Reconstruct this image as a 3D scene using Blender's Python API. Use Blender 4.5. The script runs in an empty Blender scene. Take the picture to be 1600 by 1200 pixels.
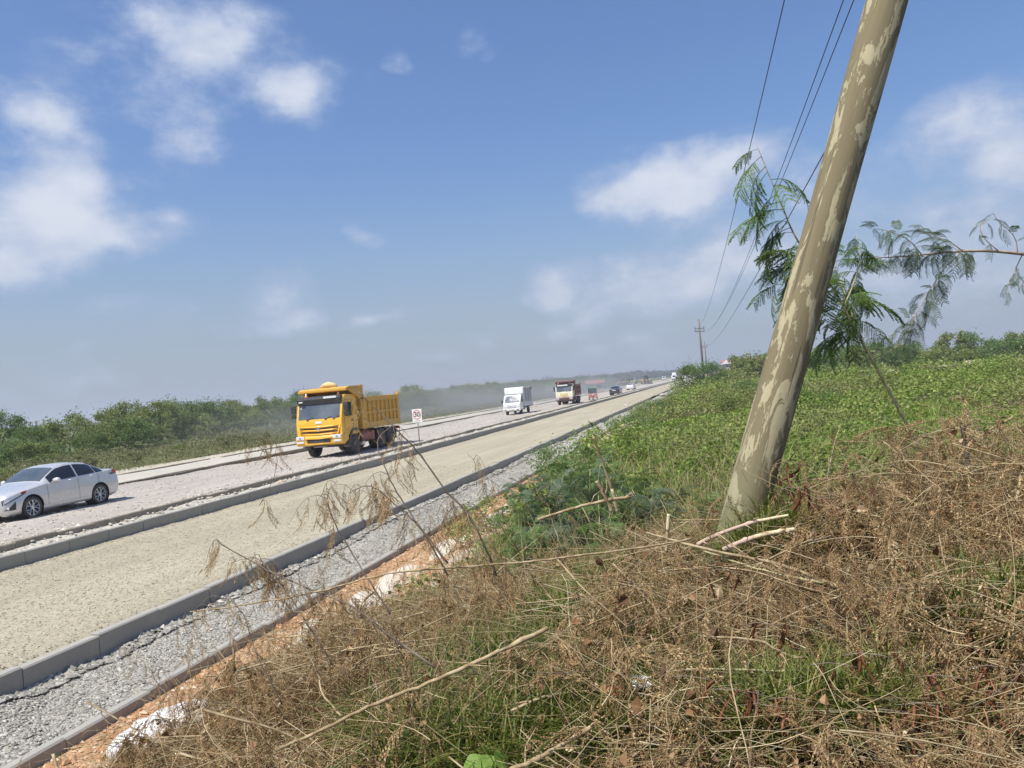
import bpy, bmesh, math, random
import numpy as np
from mathutils import Vector, Matrix
R = math.radians
SC = bpy.context.scene
COL = SC.collection
PI = math.pi

# ------------------------------------------------------------------ camera
EYE = 2.55
FPX = 1200.0
_roll = math.atan(0.087)
_c, _s = math.cos(_roll), math.sin(_roll)
_dx, _dy = 1112 - 800, 600 - 580
_u, _v = _dx*_c + _dy*_s, -_dx*_s + _dy*_c
_pitch = -math.atan(_v/FPX)
def _lev(u, v):
    cp, sp = math.cos(_pitch), math.sin(_pitch)
    return (u, FPX*cp - v*sp, FPX*sp + v*cp)
_d = _lev(_u, _v)
_yaw = math.atan2(_d[0], _d[1])
def ray(x, y):
    dx, dy = x - 800, 600 - y
    d = _lev(dx*_c + dy*_s, -dx*_s + dy*_c)
    cy, sy = math.cos(_yaw), math.sin(_yaw)
    return Vector((d[0]*cy - d[1]*sy, d[0]*sy + d[1]*cy, d[2]))/FPX
def P(x, y, depth):                      # a point of the place seen at that pixel, that many metres deep
    return ray(x, y)*depth + Vector((0, 0, EYE))
def G(x, y, z=0.0):
    r = ray(x, y)
    return r*((z - EYE)/r.z) + Vector((0, 0, EYE))

cd = bpy.data.cameras.new("camera")
cam = bpy.data.objects.new("camera", cd)
COL.objects.link(cam)
SC.camera = cam
right = (ray(801, 600) - ray(800, 600)).normalized()
fwd = ray(800, 600).normalized()
up = right.cross(fwd).normalized()
m3 = Matrix((right, up, -fwd)).transposed()
cam.matrix_world = Matrix.Translation((0, 0, EYE)) @ m3.to_4x4()
cd.sensor_width = 36.0
cd.lens = FPX/1600*36.0
cd.clip_start = 0.05
cd.clip_end = 20000

# ------------------------------------------------------------------ light
SUN_EL, SUN_AZ = 60.0, 212.0             # azimuth clockwise from +Y
sd = Vector((math.sin(R(SUN_AZ))*math.cos(R(SUN_EL)), math.cos(R(SUN_AZ))*math.cos(R(SUN_EL)), math.sin(R(SUN_EL))))
sl = bpy.data.lights.new("sun", 'SUN')
sl.energy = 5.0
sl.angle = R(0.6)
sl.color = (1.0, 0.95, 0.86)
so = bpy.data.objects.new("sun", sl)
COL.objects.link(so)
so.rotation_euler = sd.to_track_quat('Z', 'Y').to_euler()
so.location = (0, 0, 60)
SC.view_settings.view_transform = 'Standard'
SC.view_settings.look = 'None'
SC.view_settings.exposure = 0.28
SC.view_settings.gamma = 1.0
SC.view_settings.use_curve_mapping = False
SC.cycles.max_bounces = 6
SC.cycles.diffuse_bounces = 3
SC.cycles.glossy_bounces = 3
SC.cycles.transmission_bounces = 4
SC.cycles.transparent_max_bounces = 8
SC.cycles.volume_bounces = 0

# ------------------------------------------------------------------ sky
W = bpy.data.worlds.new("World")
SC.world = W
W.use_nodes = True
wn, wl = W.node_tree.nodes, W.node_tree.links
wn.clear()
def N(tree, typ, **kw):
    n = tree.nodes.new(typ)
    for k, v in kw.items():
        setattr(n, k, v)
    return n
def mth(tree, op, a, b=None, clamp=False):
    n = tree.nodes.new('ShaderNodeMath'); n.operation = op; n.use_clamp = clamp
    for i, v in enumerate((a, b)):
        if v is None: continue
        if isinstance(v, (int, float)): n.inputs[i].default_value = v
        else: tree.links.new(v, n.inputs[i])
    return n.outputs[0]
def mixc(tree, fac, a, b, blend='MIX'):
    n = tree.nodes.new('ShaderNodeMix'); n.data_type = 'RGBA'; n.blend_type = blend
    for i, v in ((0, fac), (6, a), (7, b)):
        if isinstance(v, (int, float)): n.inputs[i].default_value = v
        elif isinstance(v, tuple): n.inputs[i].default_value = (*v, 1) if len(v) == 3 else v
        else: tree.links.new(v, n.inputs[i])
    return n.outputs[2]
def rng(tree, v, a, b, c=0.0, d=1.0, smooth=True):
    n = tree.nodes.new('ShaderNodeMapRange')
    n.interpolation_type = 'SMOOTHSTEP' if smooth else 'LINEAR'
    tree.links.new(v, n.inputs[0])
    for i, q in enumerate((a, b, c, d)): n.inputs[i+1].default_value = q
    return n.outputs[0]
T = W.node_tree
sky = N(T, 'ShaderNodeTexSky', sky_type='NISHITA', sun_disc=False)
sky.sun_elevation = R(SUN_EL); sky.sun_rotation = R(SUN_AZ)
sky.air_density = 1.3; sky.dust_density = 2.2; sky.ozone_density = 1.6; sky.altitude = 50
tc = N(T, 'ShaderNodeTexCoord')
sep = N(T, 'ShaderNodeSeparateXYZ'); wl.new(tc.outputs['Generated'], sep.inputs[0])
az = mth(T, 'ARCTAN2', sep.outputs[0], sep.outputs[1])
el = mth(T, 'ARCSINE', sep.outputs[2])
cmb = N(T, 'ShaderNodeCombineXYZ'); wl.new(az, cmb.inputs[0]); wl.new(el, cmb.inputs[1])
V = cmb.outputs[0]
nz = N(T, 'ShaderNodeTexNoise'); nz.inputs['Scale'].default_value = 11.0; nz.inputs['Detail'].default_value = 8.0
nz.inputs['Roughness'].default_value = 0.62
mp = N(T, 'ShaderNodeMapping'); mp.inputs['Scale'].default_value = (1, 1.5, 1); wl.new(V, mp.inputs[0]); wl.new(mp.outputs[0], nz.inputs['Vector'])
nzw = N(T, 'ShaderNodeTexNoise'); nzw.inputs['Scale'].default_value = 5.0; nzw.inputs['Detail'].default_value = 3.0
wl.new(V, nzw.inputs['Vector'])
wsub = N(T, 'ShaderNodeVectorMath', operation='SUBTRACT'); wl.new(nzw.outputs['Color'], wsub.inputs[0]); wsub.inputs[1].default_value = (.5, .5, .5)
wsc = N(T, 'ShaderNodeVectorMath', operation='SCALE'); wl.new(wsub.outputs[0], wsc.inputs[0]); wsc.inputs['Scale'].default_value = 0.10
wad = N(T, 'ShaderNodeVectorMath', operation='ADD'); wl.new(V, wad.inputs[0]); wl.new(wsc.outputs[0], wad.inputs[1])
VW = wad.outputs[0]
# cloud banks: photo centre, half sizes in px, tilt deg, strength
CLOUDS = [(330,125,240,105,-5,.40),(120,255,170,60,0,.36),(110,262,42,26,0,.75),(265,318,30,16,-15,.7),(60,345,105,62,0,1.0),(185,350,100,30,-8,.85),(10,405,80,36,0,.8),(95,285,52,34,0,.8),
 (45,182,62,34,8,.72),(120,212,70,24,10,.55),(290,38,110,42,0,.78),(395,14,60,30,0,.65),(240,70,50,30,0,.42),
 (470,132,54,40,0,.85),(305,190,58,52,10,.60),(240,140,60,36,0,.5),(120,78,44,18,0,.36),(360,120,50,40,0,.4),(180,262,90,26,0,.45),(742,62,38,30,-20,.36),
 (606,96,28,16,0,.38),(1045,298,105,52,0,1.15),(1130,258,85,44,-10,1.0),(1000,325,60,28,0,.8),(1230,270,60,34,0,.5),
 (1440,235,150,48,-28,.70),(1540,170,90,40,-20,.55),(1590,240,80,60,0,.85),(1330,300,90,60,0,.5),
 (885,444,42,26,0,1.0),(850,455,36,14,0,.5),(1045,440,110,42,-12,.95),(1150,405,90,38,-8,.9),(970,485,70,22,-10,.7),
 (425,446,60,30,-10,.66),(444,484,55,21,0,.85),(560,374,36,14,0,.5),(215,480,75,26,-12,.45),(603,500,52,11,-3,.7),
 (362,496,40,13,0,.42),(296,468,14,10,0,.5),(870,520,90,26,0,.65),(683,560,36,14,0,.6),(757,536,32,20,0,.55),
 (935,545,120,28,0,.5),(1020,520,110,40,0,.55),(1230,470,150,60,0,.5),(1480,420,170,75,0,.72),(1420,350,120,50,0,.5),(1580,330,90,50,0,.6),
 (500,545,130,22,-5,.45),(120,600,180,28,0,.5),(330,585,120,20,0,.35),(60,560,90,24,0,.4),(640,590,120,20,0,.4),(1570,480,120,40,0,.5)]
acc = None
for (cx, cy, rx, ry, rot, st) in CLOUDS:
    d = ray(cx, cy)
    k = math.cos(math.atan(math.hypot(cx-800, cy-600)/FPX))      # off-axis size correction
    d.normalize()
    a0, e0 = math.atan2(d.x, d.y), math.asin(d.z)
    m_ = N(T, 'ShaderNodeMapping', vector_type='TEXTURE')
    m_.inputs['Location'].default_value = (a0, e0, 0)
    m_.inputs['Rotation'].default_value = (0, 0, -R(rot) - _roll)
    m_.inputs['Scale'].default_value = (rx*1.45*k/FPX, ry*1.45*k/FPX, 1)
    wl.new(VW, m_.inputs[0])
    ln = N(T, 'ShaderNodeVectorMath', operation='LENGTH'); wl.new(m_.outputs[0], ln.inputs[0])
    b = rng(T, ln.outputs['Value'], 0.0, 1.45, st, 0.0)
    acc = b if acc is None else mth(T, 'MAXIMUM', acc, b) if st < .6 else mth(T, 'ADD', mth(T, 'MULTIPLY', mth(T,'MINIMUM',acc,b), .35), mth(T, 'MAXIMUM', acc, b))
nf = mth(T, 'SUBTRACT', nz.outputs['Fac'], .5)
dens = mth(T, 'ADD', acc, mth(T, 'MULTIPLY', nf, 1.75))
# only where a bank is
dens = mth(T, 'MULTIPLY', dens, rng(T, acc, 0.02, 0.3))
# banks behind the view keep the light plausible all round
nb = N(T, 'ShaderNodeTexNoise'); nb.inputs['Scale'].default_value = 2.2; nb.inputs['Detail'].default_value = 6.0; wl.new(mp.outputs[0], nb.inputs['Vector'])
back = mth(T, 'MULTIPLY', rng(T, nb.outputs['Fac'], .52, .7), rng(T, sep.outputs[1], 0.25, -0.1))
cf = mth(T, 'MAXIMUM', rng(T, dens, 0.10, 0.95), mth(T, 'MULTIPLY', back, .7))
n2 = N(T, 'ShaderNodeTexNoise'); n2.inputs['Scale'].default_value = 14.0; n2.inputs['Detail'].default_value = 5.0
mp2 = N(T, 'ShaderNodeMapping'); mp2.inputs['Location'].default_value = (.0, -.02, 3); mp2.inputs['Scale'].default_value = (1, 1.7, 1)
wl.new(V, mp2.inputs[0]); wl.new(mp2.outputs[0], n2.inputs['Vector'])
SKYK = 0.098
skyc = N(T, 'ShaderNodeVectorMath', operation='SCALE'); wl.new(sky.outputs[0], skyc.inputs[0]); skyc.inputs['Scale'].default_value = SKYK
tint = mixc(T, 1.0, skyc.outputs[0], (0.72, 0.90, 1.22), 'MULTIPLY')
cbright = mth(T, 'MULTIPLY', rng(T, mth(T, 'ADD', dens, mth(T, 'MULTIPLY', mth(T, 'SUBTRACT', n2.outputs['Fac'], .5), 1.6)), .3, 1.5), 1.0)
ccol = mixc(T, cbright, (0.38, 0.45, 0.62), (0.61, 0.65, 0.73))
c1 = mixc(T, mth(T, 'MULTIPLY', cf, .95), tint, ccol)
# pale haze low in the sky
hz = rng(T, el, 0.42, -0.02)
hz = mth(T, 'POWER', hz, 2.1)
hzf = mth(T, 'MULTIPLY', hz, mth(T, 'SUBTRACT', .90, mth(T, 'MULTIPLY', cf, .50)))
c2 = mixc(T, hzf, c1, (0.325, 0.385, 0.475))
bg = N(T, 'ShaderNodeBackground'); wl.new(c2, bg.inputs[0]); bg.inputs[1].default_value = 1.0
wo = N(T, 'ShaderNodeOutputWorld'); wl.new(bg.outputs[0], wo.inputs[0])
W.cycles.sampling_method = 'MANUAL'
W.cycles.sample_map_resolution = 512

# ------------------------------------------------------------------ helpers
rnd = random.Random(7)
def tag(o, label=None, cat=None, group=None, kind=None):
    if label: o['label'] = label
    if cat: o['category'] = cat
    if group: o['group'] = group
    if kind: o['kind'] = kind
    return o
def thing(name, label, cat, loc=(0, 0, 0), rz=0.0, group=None):
    o = bpy.data.objects.new(name, None)
    o.empty_display_size = .3
    COL.objects.link(o); o.location = loc; o.rotation_euler = (0, 0, rz)
    return tag(o, label, cat, group)
def copy_tree(o, parent=None):
    c = o.copy(); COL.objects.link(c); c.parent = parent
    for ch in [q for q in o.children]: copy_tree(ch, c)
    return c
def link(name, me, mats, parent=None):
    o = bpy.data.objects.new(name, me)
    COL.objects.link(o)
    for m in (mats if isinstance(mats, (list, tuple)) else [mats]): me.materials.append(m)
    if parent: o.parent = parent
    return o
def npmesh(name, v, f, smooth=False, mi=None):
    """v (n,3); f = list of arrays (m,k)"""
    me = bpy.data.meshes.new(name)
    v = np.asarray(v, np.float32)
    me.vertices.add(len(v)); me.vertices.foreach_set('co', v.ravel())
    fs = [np.asarray(a, np.int32) for a in (f if isinstance(f, list) else [f]) if len(a)]
    lv = np.concatenate([a.ravel() for a in fs])
    lt = np.concatenate([np.full(len(a), a.shape[1], np.int32) for a in fs])
    ls = np.concatenate([[0], np.cumsum(lt)[:-1]]).astype(np.int32)
    me.loops.add(len(lv)); me.loops.foreach_set('vertex_index', lv)
    me.polygons.add(len(lt)); me.polygons.foreach_set('loop_start', ls); me.polygons.foreach_set('loop_total', lt)
    if mi is not None: me.polygons.foreach_set('material_index', np.asarray(mi, np.int32))
    me.polygons.foreach_set('use_smooth', np.full(len(lt), smooth, bool))
    me.update(calc_edges=True)
    return me
# value noise
def _h(ix, iy, s):
    n = (ix.astype(np.int64)*374761393 + iy.astype(np.int64)*668265263 + s*974711) & 0x7fffffff
    n = ((n ^ (n >> 13))*1274126177) & 0x7fffffff
    return ((n ^ (n >> 16)) & 0xffff)/65535.0
def vnoise(x, y, s=0):
    x = np.asarray(x, float); y = np.asarray(y, float)
    ix, iy = np.floor(x), np.floor(y); fx, fy = x-ix, y-iy
    fx = fx*fx*(3-2*fx); fy = fy*fy*(3-2*fy)
    a, b, c, d = _h(ix, iy, s), _h(ix+1, iy, s), _h(ix, iy+1, s), _h(ix+1, iy+1, s)
    return (a*(1-fx)+b*fx)*(1-fy)+(c*(1-fx)+d*fx)*fy
def fbm(x, y, o=4, s=0):
    t = 0; a = .5; 
    for i in range(o):
        t = t + a*(vnoise(np.asarray(x)*2**i + 13.7*i, np.asarray(y)*2**i - 7.3*i, s+i)-.5); a *= .5
    return t*2
def sstep(a, b, x):
    t = np.clip((np.asarray(x, float)-a)/(b-a), 0, 1); return t*t*(3-2*t)

class MB:
    def __init__(s): s.v = []; s.f = []; s.m = []; s.cm = 0
    def add(s, vs, fs):
        b = len(s.v); s.v += [tuple(p) for p in vs]; s.f += [tuple(i+b for i in q) for q in fs]; s.m += [s.cm]*len(fs); return s
    def box(s, a, b):
        (x0, y0, z0), (x1, y1, z1) = a, b
        return s.add([(x0,y0,z0),(x1,y0,z0),(x1,y1,z0),(x0,y1,z0),(x0,y0,z1),(x1,y0,z1),(x1,y1,z1),(x0,y1,z1)],
                     [(0,3,2,1),(4,5,6,7),(0,1,5,4),(1,2,6,5),(2,3,7,6),(3,0,4,7)])
    def prism(s, prof, x0, x1):            # profile of (y,z), counter-clockwise seen from +x
        n = len(prof)
        return s.add([(x0, y, z) for y, z in prof]+[(x1, y, z) for y, z in prof],
                     [tuple(range(n))[::-1], tuple(range(n, 2*n))]+[(i, (i+1) % n, n+(i+1) % n, n+i) for i in range(n)])
    def quad(s, *p): return s.add(p, [tuple(range(len(p)))])
    def tube(s, pts, rad, n=8, caps=True):
        pts = [Vector(p) for p in pts]
        if not isinstance(rad, (list, tuple)): rad = [rad]*len(pts)
        vs, fs = [], []
        ref = None
        for i, p in enumerate(pts):
            t = (pts[min(i+1, len(pts)-1)] - pts[max(i-1, 0)]).normalized()
            if ref is None: ref = t.orthogonal().normalized()
            ref = (ref - t*ref.dot(t)).normalized() if (ref - t*ref.dot(t)).length > 1e-5 else t.orthogonal().normalized()
            b = t.cross(ref)
            for k in range(n):
                a = 2*PI*k/n; vs.append(p + (ref*math.cos(a)+b*math.sin(a))*rad[i])
        for i in range(len(pts)-1):
            for k in range(n):
                k2 = (k+1) % n; fs.append((i*n+k, i*n+k2, (i+1)*n+k2, (i+1)*n+k))
        if caps: fs.append(tuple(range(n))[::-1]); fs.append(tuple(range((len(pts)-1)*n, len(pts)*n)))
        return s.add(vs, fs)
    def lathe_x(s, prof, c, n=28):         # profile (x, r) about an axis along x through c
        vs, fs = [], []
        for x, r in prof:
            for k in range(n):
                a = 2*PI*k/n; vs.append((c[0]+x, c[1]+r*math.cos(a), c[2]+r*math.sin(a)))
        for i in range(len(prof)-1):
            for k in range(n):
                k2 = (k+1) % n; fs.append((i*n+k, i*n+k2, (i+1)*n+k2, (i+1)*n+k))
        return s.add(vs, fs)
    def lathe_z(s, prof, c, n=16):
        vs, fs = [], []
        for r, z in prof:
            for k in range(n):
                a = 2*PI*k/n; vs.append((c[0]+r*math.cos(a), c[1]+r*math.sin(a), c[2]+z))
        for i in range(len(prof)-1):
            for k in range(n):
                k2 = (k+1) % n; fs.append((i*n+k, i*n+k2, (i+1)*n+k2, (i+1)*n+k))
        return s.add(vs, fs)
    def build(s, name, mats, parent=None, smooth=False, bevel=0.0, seg=2, auto=False):
        me = bpy.data.meshes.new(name)
        me.from_pydata(s.v, [], s.f)
        me.polygons.foreach_set('material_index', s.m)
        me.update()
        if bevel > 0:
            bm = bmesh.new(); bm.from_mesh(me)
            bmesh.ops.remove_doubles(bm, verts=bm.verts, dist=1e-5)
            es = [e for e in bm.edges if len(e.link_faces) == 2 and e.calc_face_angle(0) > .5]
            bmesh.ops.bevel(bm, geom=es, offset=bevel, segments=seg, affect='EDGES', profile=.7)
            bm.to_mesh(me); bm.free()
        if smooth:
            me.polygons.foreach_set('use_smooth', [True]*len(me.polygons))
            if auto:
                try: me.set_sharp_from_angle(angle=R(38))
                except Exception: pass
        return link(name, me, mats, parent)

# ------------------------------------------------------------------ materials
def newmat(name):
    m = bpy.data.materials.new(name); m.use_nodes = True
    t = m.node_tree; b = t.nodes['Principled BSDF']
    return m, t, b
def ramp(t, fac, stops, interp='LINEAR'):
    n = t.nodes.new('ShaderNodeValToRGB'); t.links.new(fac, n.inputs[0]); n.color_ramp.interpolation = interp
    e = n.color_ramp.elements
    while len(e) < len(stops): e.new(.5)
    for q, (p, c) in zip(e, stops): q.position = p; q.color = (*c, 1)
    return n.outputs[0]
def objco(t):
    return t.nodes.new('ShaderNodeTexCoord').outputs['Object']
def noise(t, vec, sc, det=4, rough=.55, dist=0):
    n = t.nodes.new('ShaderNodeTexNoise'); n.inputs['Scale'].default_value = sc; n.inputs['Detail'].default_value = det
    n.inputs['Roughness'].default_value = rough; n.inputs['Distortion'].default_value = dist
    if vec is not None: t.links.new(vec, n.inputs['Vector'])
    return n.outputs['Fac']
def mapv(t, vec, scale=(1, 1, 1), rot=(0, 0, 0)):
    n = t.nodes.new('ShaderNodeMapping'); n.inputs['Scale'].default_value = scale; n.inputs['Rotation'].default_value = rot
    t.links.new(vec, n.inputs[0]); return n.outputs[0]
def voro(t, vec, sc, feat='F1', out='Distance', rand=1.0):
    n = t.nodes.new('ShaderNodeTexVoronoi'); n.feature = feat; n.inputs['Scale'].default_value = sc; n.inputs['Randomness'].default_value = rand
    t.links.new(vec, n.inputs['Vector']); return n.outputs[out]
def bump(t, b, h, strength=.5, dist=.01, prev=None):
    n = t.nodes.new('ShaderNodeBump'); n.inputs['Strength'].default_value = strength; n.inputs['Distance'].default_value = dist
    t.links.new(h, n.inputs['Height'])
    if prev is not None: t.links.new(prev, n.inputs['Normal'])
    if b is not None: t.links.new(n.outputs[0], b.inputs['Normal'])
    return n.outputs[0]
def plain(name, col, rough=.6, metal=0, spec=.5, dirt=0.0, dcol=(.42, .38, .31), coat=0, var=.12, sc=3.0):
    m, t, b = newmat(name)
    b.inputs['Roughness'].default_value = rough; b.inputs['Metallic'].default_value = metal
    b.inputs['Specular IOR Level'].default_value = spec
    if coat: b.inputs['Coat Weight'].default_value = coat; b.inputs['Coat Roughness'].default_value = .08
    co = objco(t)
    c = mixc(t, noise(t, co, sc, 5), tuple(x*(1-var) for x in col), tuple(min(1, x*(1+var)) for x in col))
    if dirt > 0:
        f = mth(t, 'MULTIPLY', rng(t, noise(t, co, sc*.6, 7, .65), .35, .75), dirt)
        c = mixc(t, f, c, dcol)
        t.links.new(mth(t, 'ADD', mth(t, 'MULTIPLY', f, .5), rough*.8, True), b.inputs['Roughness'])
    t.links.new(c, b.inputs['Base Color'])
    return m
def leafmat(name, stops, trans=.35, rough=.55, patch=None, psc=.6, spec=.35):
    m, t, b = newmat(name)
    g = t.nodes.new('ShaderNodeNewGeometry')
    col = ramp(t, g.outputs['Random Per Island'], stops)
    if patch:
        f = noise(t, g.outputs['Position'], psc, 3)
        col = mixc(t, rng(t, f, .42, .62), col, mixc(t, .65, col, patch))
    b.inputs['Roughness'].default_value = rough; b.inputs['Specular IOR Level'].default_value = spec
    t.links.new(col, b.inputs['Base Color'])
    if trans > 0:
        tr = t.nodes.new('ShaderNodeBsdfTranslucent'); t.links.new(mixc(t, 1.0, col, (1.0, 1.05, .6), 'MULTIPLY'), tr.inputs[0])
        mx = t.nodes.new('ShaderNodeMixShader'); mx.inputs[0].default_value = trans
        t.links.new(b.outputs[0], mx.inputs[1]); t.links.new(tr.outputs[0], mx.inputs[2])
        t.links.new(mx.outputs[0], t.nodes['Material Output'].inputs[0])
    return m
# ------------------------------------------------------------------ ground materials
def ground_mat(name, cols, stone_sc=30, stone_amt=.6, patch_sc=.5, bstr=.6, bd=.02, extra=None):
    m, t, b = newmat(name)
    co = objco(t)
    big = noise(t, mapv(t, co, (1, .35, 1)), patch_sc, 5, .6)
    fine = noise(t, co, 9, 6, .7)
    c = mixc(t, rng(t, big, .36, .64), cols[0], cols[1])
    c = mixc(t, mth(t, 'MULTIPLY', rng(t, fine, .45, .7), .5), c, cols[2])
    vc = t.nodes.new('ShaderNodeTexVoronoi'); vc.inputs['Scale'].default_value = stone_sc; t.links.new(co, vc.inputs['Vector'])
    sp = t.nodes.new('ShaderNodeSeparateColor'); t.links.new(vc.outputs['Color'], sp.inputs[0])
    sc = ramp(t, sp.outputs[0], [(0, tuple(x*.5 for x in cols[2])), (.35, cols[0]), (.75, cols[1]), (1, tuple(min(.75, x*1.5) for x in cols[1]))])
    msk = mth(t, 'MULTIPLY', rng(t, noise(t, co, 1.7, 4), .35, .6), stone_amt)
    c = mixc(t, msk, c, sc)
    if extra: c = extra(t, co, c)
    t.links.new(c, b.inputs['Base Color'])
    b.inputs['Roughness'].default_value = .93; b.inputs['Specular IOR Level'].default_value = .2
    h = mth(t, 'ADD', mth(t, 'MULTIPLY', vc.outputs['Distance'], -.9), mth(t, 'MULTIPLY', fine, 1.2))
    bump(t, b, h, bstr, bd)
    return m
def tracks(t, co, c):
    f = noise(t, mapv(t, co, (1.6, .06, 1)), 1.0, 5, .6)
    return mixc(t, mth(t, 'MULTIPLY', rng(t, f, .38, .64), .5), mixc(t, 1.0, c, (.80,.79,.82), 'MULTIPLY'), c)
M_lane = ground_mat('sandy_gravel', [(.39,.35,.24), (.45,.405,.285), (.31,.28,.20)], 46, .42, .35, .30, .010, tracks)
M_road = ground_mat('dusty_road', [(.43,.39,.325), (.50,.46,.39), (.35,.315,.26)], 18, .25, .25, .6, .03, tracks)
M_grav = ground_mat('grey_gravel', [(.35,.325,.275), (.42,.395,.335), (.27,.25,.215)], 34, .75, .9, 1.0, .03)
M_shoulder = ground_mat('shoulder_soil', [(.40,.36,.28), (.47,.42,.33), (.28,.27,.18)], 8, .3, .3, .7, .05)
M_strip = ground_mat('strip_fill', [(.42,.395,.33), (.47,.44,.37), (.34,.32,.27)], 16, .3, .5, .7, .03)
def verge_x(t, co, c):
    s = t.nodes.new('ShaderNodeSeparateXYZ'); t.links.new(co, s.inputs[0])
    xx = mth(t, 'ADD', s.outputs[0], mth(t, 'MULTIPLY', mth(t, 'SUBTRACT', noise(t, co, .9, 4), .5), 2.4))
    soil = mixc(t, rng(t, noise(t, co, 2.3, 5), .4, .62), (.43,.235,.12), (.50,.335,.19))
    soil = mixc(t, mth(t, 'MULTIPLY', rng(t, noise(t, co, 6, 6), .5, .75), .8), soil, (.55,.43,.29))
    soil = mixc(t, mth(t, 'MULTIPLY', mth(t, 'MULTIPLY', rng(t, xx, -5.0, -4.2), rng(t, noise(t, co, 2.7, 6, .6), .44, .56)), .8), soil, (.56,.50,.41))
    grn = mixc(t, noise(t, co, 3.2, 6), (.055,.05,.025), (.13,.10,.055))  # soil colour darkened so gaps in the brush read as deep shade
    return mixc(t, rng(t, xx, -3.1, -1.9), mixc(t, .85, c, soil), grn)
M_verge = ground_mat('orange_soil', [(.43,.23,.11), (.52,.33,.19), (.34,.17,.08)], 30, .4, .6, 1.0, .04, verge_x)
M_field = ground_mat('green_ground', [(.09,.11,.04), (.13,.14,.055), (.14,.12,.07)], 5, .3, .1, .5, .05)

def conc(name, ca, cb, stain=.4):
    m, t, b = newmat(name); co = objco(t)
    c = mixc(t, noise(t, co, 1.3, 6, .65), ca, cb)
    vo = t.nodes.new('ShaderNodeTexNoise'); vo.inputs['Scale'].default_value = 60; t.links.new(co, vo.inputs['Vector'])
    c = mixc(t, mth(t, 'MULTIPLY', rng(t, vo.outputs['Fac'], .5, .75), .35), c, tuple(x*.6 for x in ca))
    c = mixc(t, mth(t, 'MULTIPLY', rng(t, noise(t, co, 3.1, 5), .5, .68), stain), c, (.40,.37,.29))
    t.links.new(c, b.inputs['Base Color']); b.inputs['Roughness'].default_value = .9; b.inputs['Specular IOR Level'].default_value = .25
    bump(t, b, vo.outputs['Fac'], .25, .004)
    return m
M_conc = conc('kerb_concrete', (.29,.275,.24), (.37,.355,.31))
M_conc2 = conc('kerb_concrete_brown', (.24,.205,.155), (.32,.275,.21), .6)  # darker, browner mix for the median and far kerbs

# ------------------------------------------------------------------ terrain
POLE_BASE = Vector((.33, 4.42, 0))
def terr(x, y):
    x = np.asarray(x, float); y = np.asarray(y, float)
    e = np.interp(x, [-6, -5.7, -5.2, -4.6, -3.4, -2.2, -.8, 1.5, 6, 40, 400], [-.30, -.30, -.24, -.08, .42, .72, .88, 1.02, 1.12, 1.15, 1.15])
    # near the camera the bank is steeper and lifts the brush heap
    e = e + .22*np.exp(-((x-1.6)/1.7)**2-((y-3.6)/1.5)**2) + .46*np.exp(-((x-.4)/1.1)**2-((y-4.8)/.95)**2)
    n = fbm(x*.9, y*.9, 4, 3)*.16*sstep(-5.7, -3.2, x) + fbm(x*4, y*4, 4, 9)*.075*sstep(-5.75, -5.3, x)
    n = n + fbm(x*.06, y*.06, 3, 5)*.9*sstep(3, 30, x)
    far = sstep(150, 400, y)
    return (e + n)*(1-far) + far*(-.25 + 1.0*sstep(-5.9, 0, x)*(1.0))
def prof_left(x, y):
    x = np.asarray(x, float)
    return .05 + .12*sstep(-30, -45, x) + fbm(x*.1, np.asarray(y)*.1, 3, 6)*.35*sstep(-29, -40, x)
def sheet(name, xs, ys, fn, mat, kind='structure'):
    X, Y = np.meshgrid(xs, ys); Z = fn(X, Y)
    nx, ny = len(xs), len(ys)
    v = np.stack([X.ravel(), Y.ravel(), Z.ravel()], 1)
    i = np.arange(nx*ny).reshape(ny, nx)
    f = np.stack([i[:-1, :-1].ravel(), i[:-1, 1:].ravel(), i[1:, 1:].ravel(), i[1:, :-1].ravel()], 1)
    me = npmesh(name, v, f, True)
    o = link(name, me, mat); o['kind'] = kind
    return o
def ysp(a, b, n, p=2.2):
    t = np.linspace(0, 1, n); return a + (b-a)*t**p
YN = np.concatenate([np.arange(-8, 1, .5), np.arange(1, 12, .05), np.arange(12, 24, .12), np.arange(24, 60, .5), ysp(60, 1600, 90, 2)])
base = sheet('ground', np.array([-3000., -600, -120, -50, -20, 0, 20, 60, 150, 600, 3000]), np.array([-60., 0, 50, 150, 400, 800, 1500, 3000, 6000]),
             lambda X, Y: np.full(X.shape, -.75) + .0*X, M_field)
xv = np.concatenate([np.arange(-5.82, 5, .05), np.arange(5, 14, .3), ysp(14, 420, 50, 2)])
sheet('roadside_verge', xv, YN, terr, M_verge)
def lane_f(X, Y):
    near = 1/(1+np.maximum(Y-8, 0)*.05)
    return fbm(X*1.2, Y*.5, 3, 21)*.035 + fbm(X*9, Y*9, 3, 22)*.022*near + .032*sstep(-8.2, -7.6, X) - .02*sstep(-12.6, -13, X)
sheet('service_lane', np.arange(-13.10, -7.47, .07), YN, lambda X, Y: np.where(X > -7.57, np.minimum(lane_f(X, Y), .012), lane_f(X, Y)), M_lane)
def grav_f(X, Y):
    return -.24 + fbm(X*2.2, Y*1.4, 3, 31)*.08 + fbm(X*10, Y*10, 3, 32)*.03 + .10*np.exp(-((X+7.1)/.3)**2)*sstep(.48, .62, vnoise(Y*.23, Y*0, 4)) 
sheet('gravel_strip', np.arange(-7.46, -5.88, .045), YN, grav_f, M_grav)
def road_f(X, Y):
    return fbm(X*.8, Y*.18, 4, 41)*.10 + fbm(X*3, Y*1.2, 3, 42)*.04 + .19*sstep(-15.6, -14.75, X) + .10*sstep(-22.2, -23.2, X)*vnoise(Y*.2, Y*0, 8)
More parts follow.
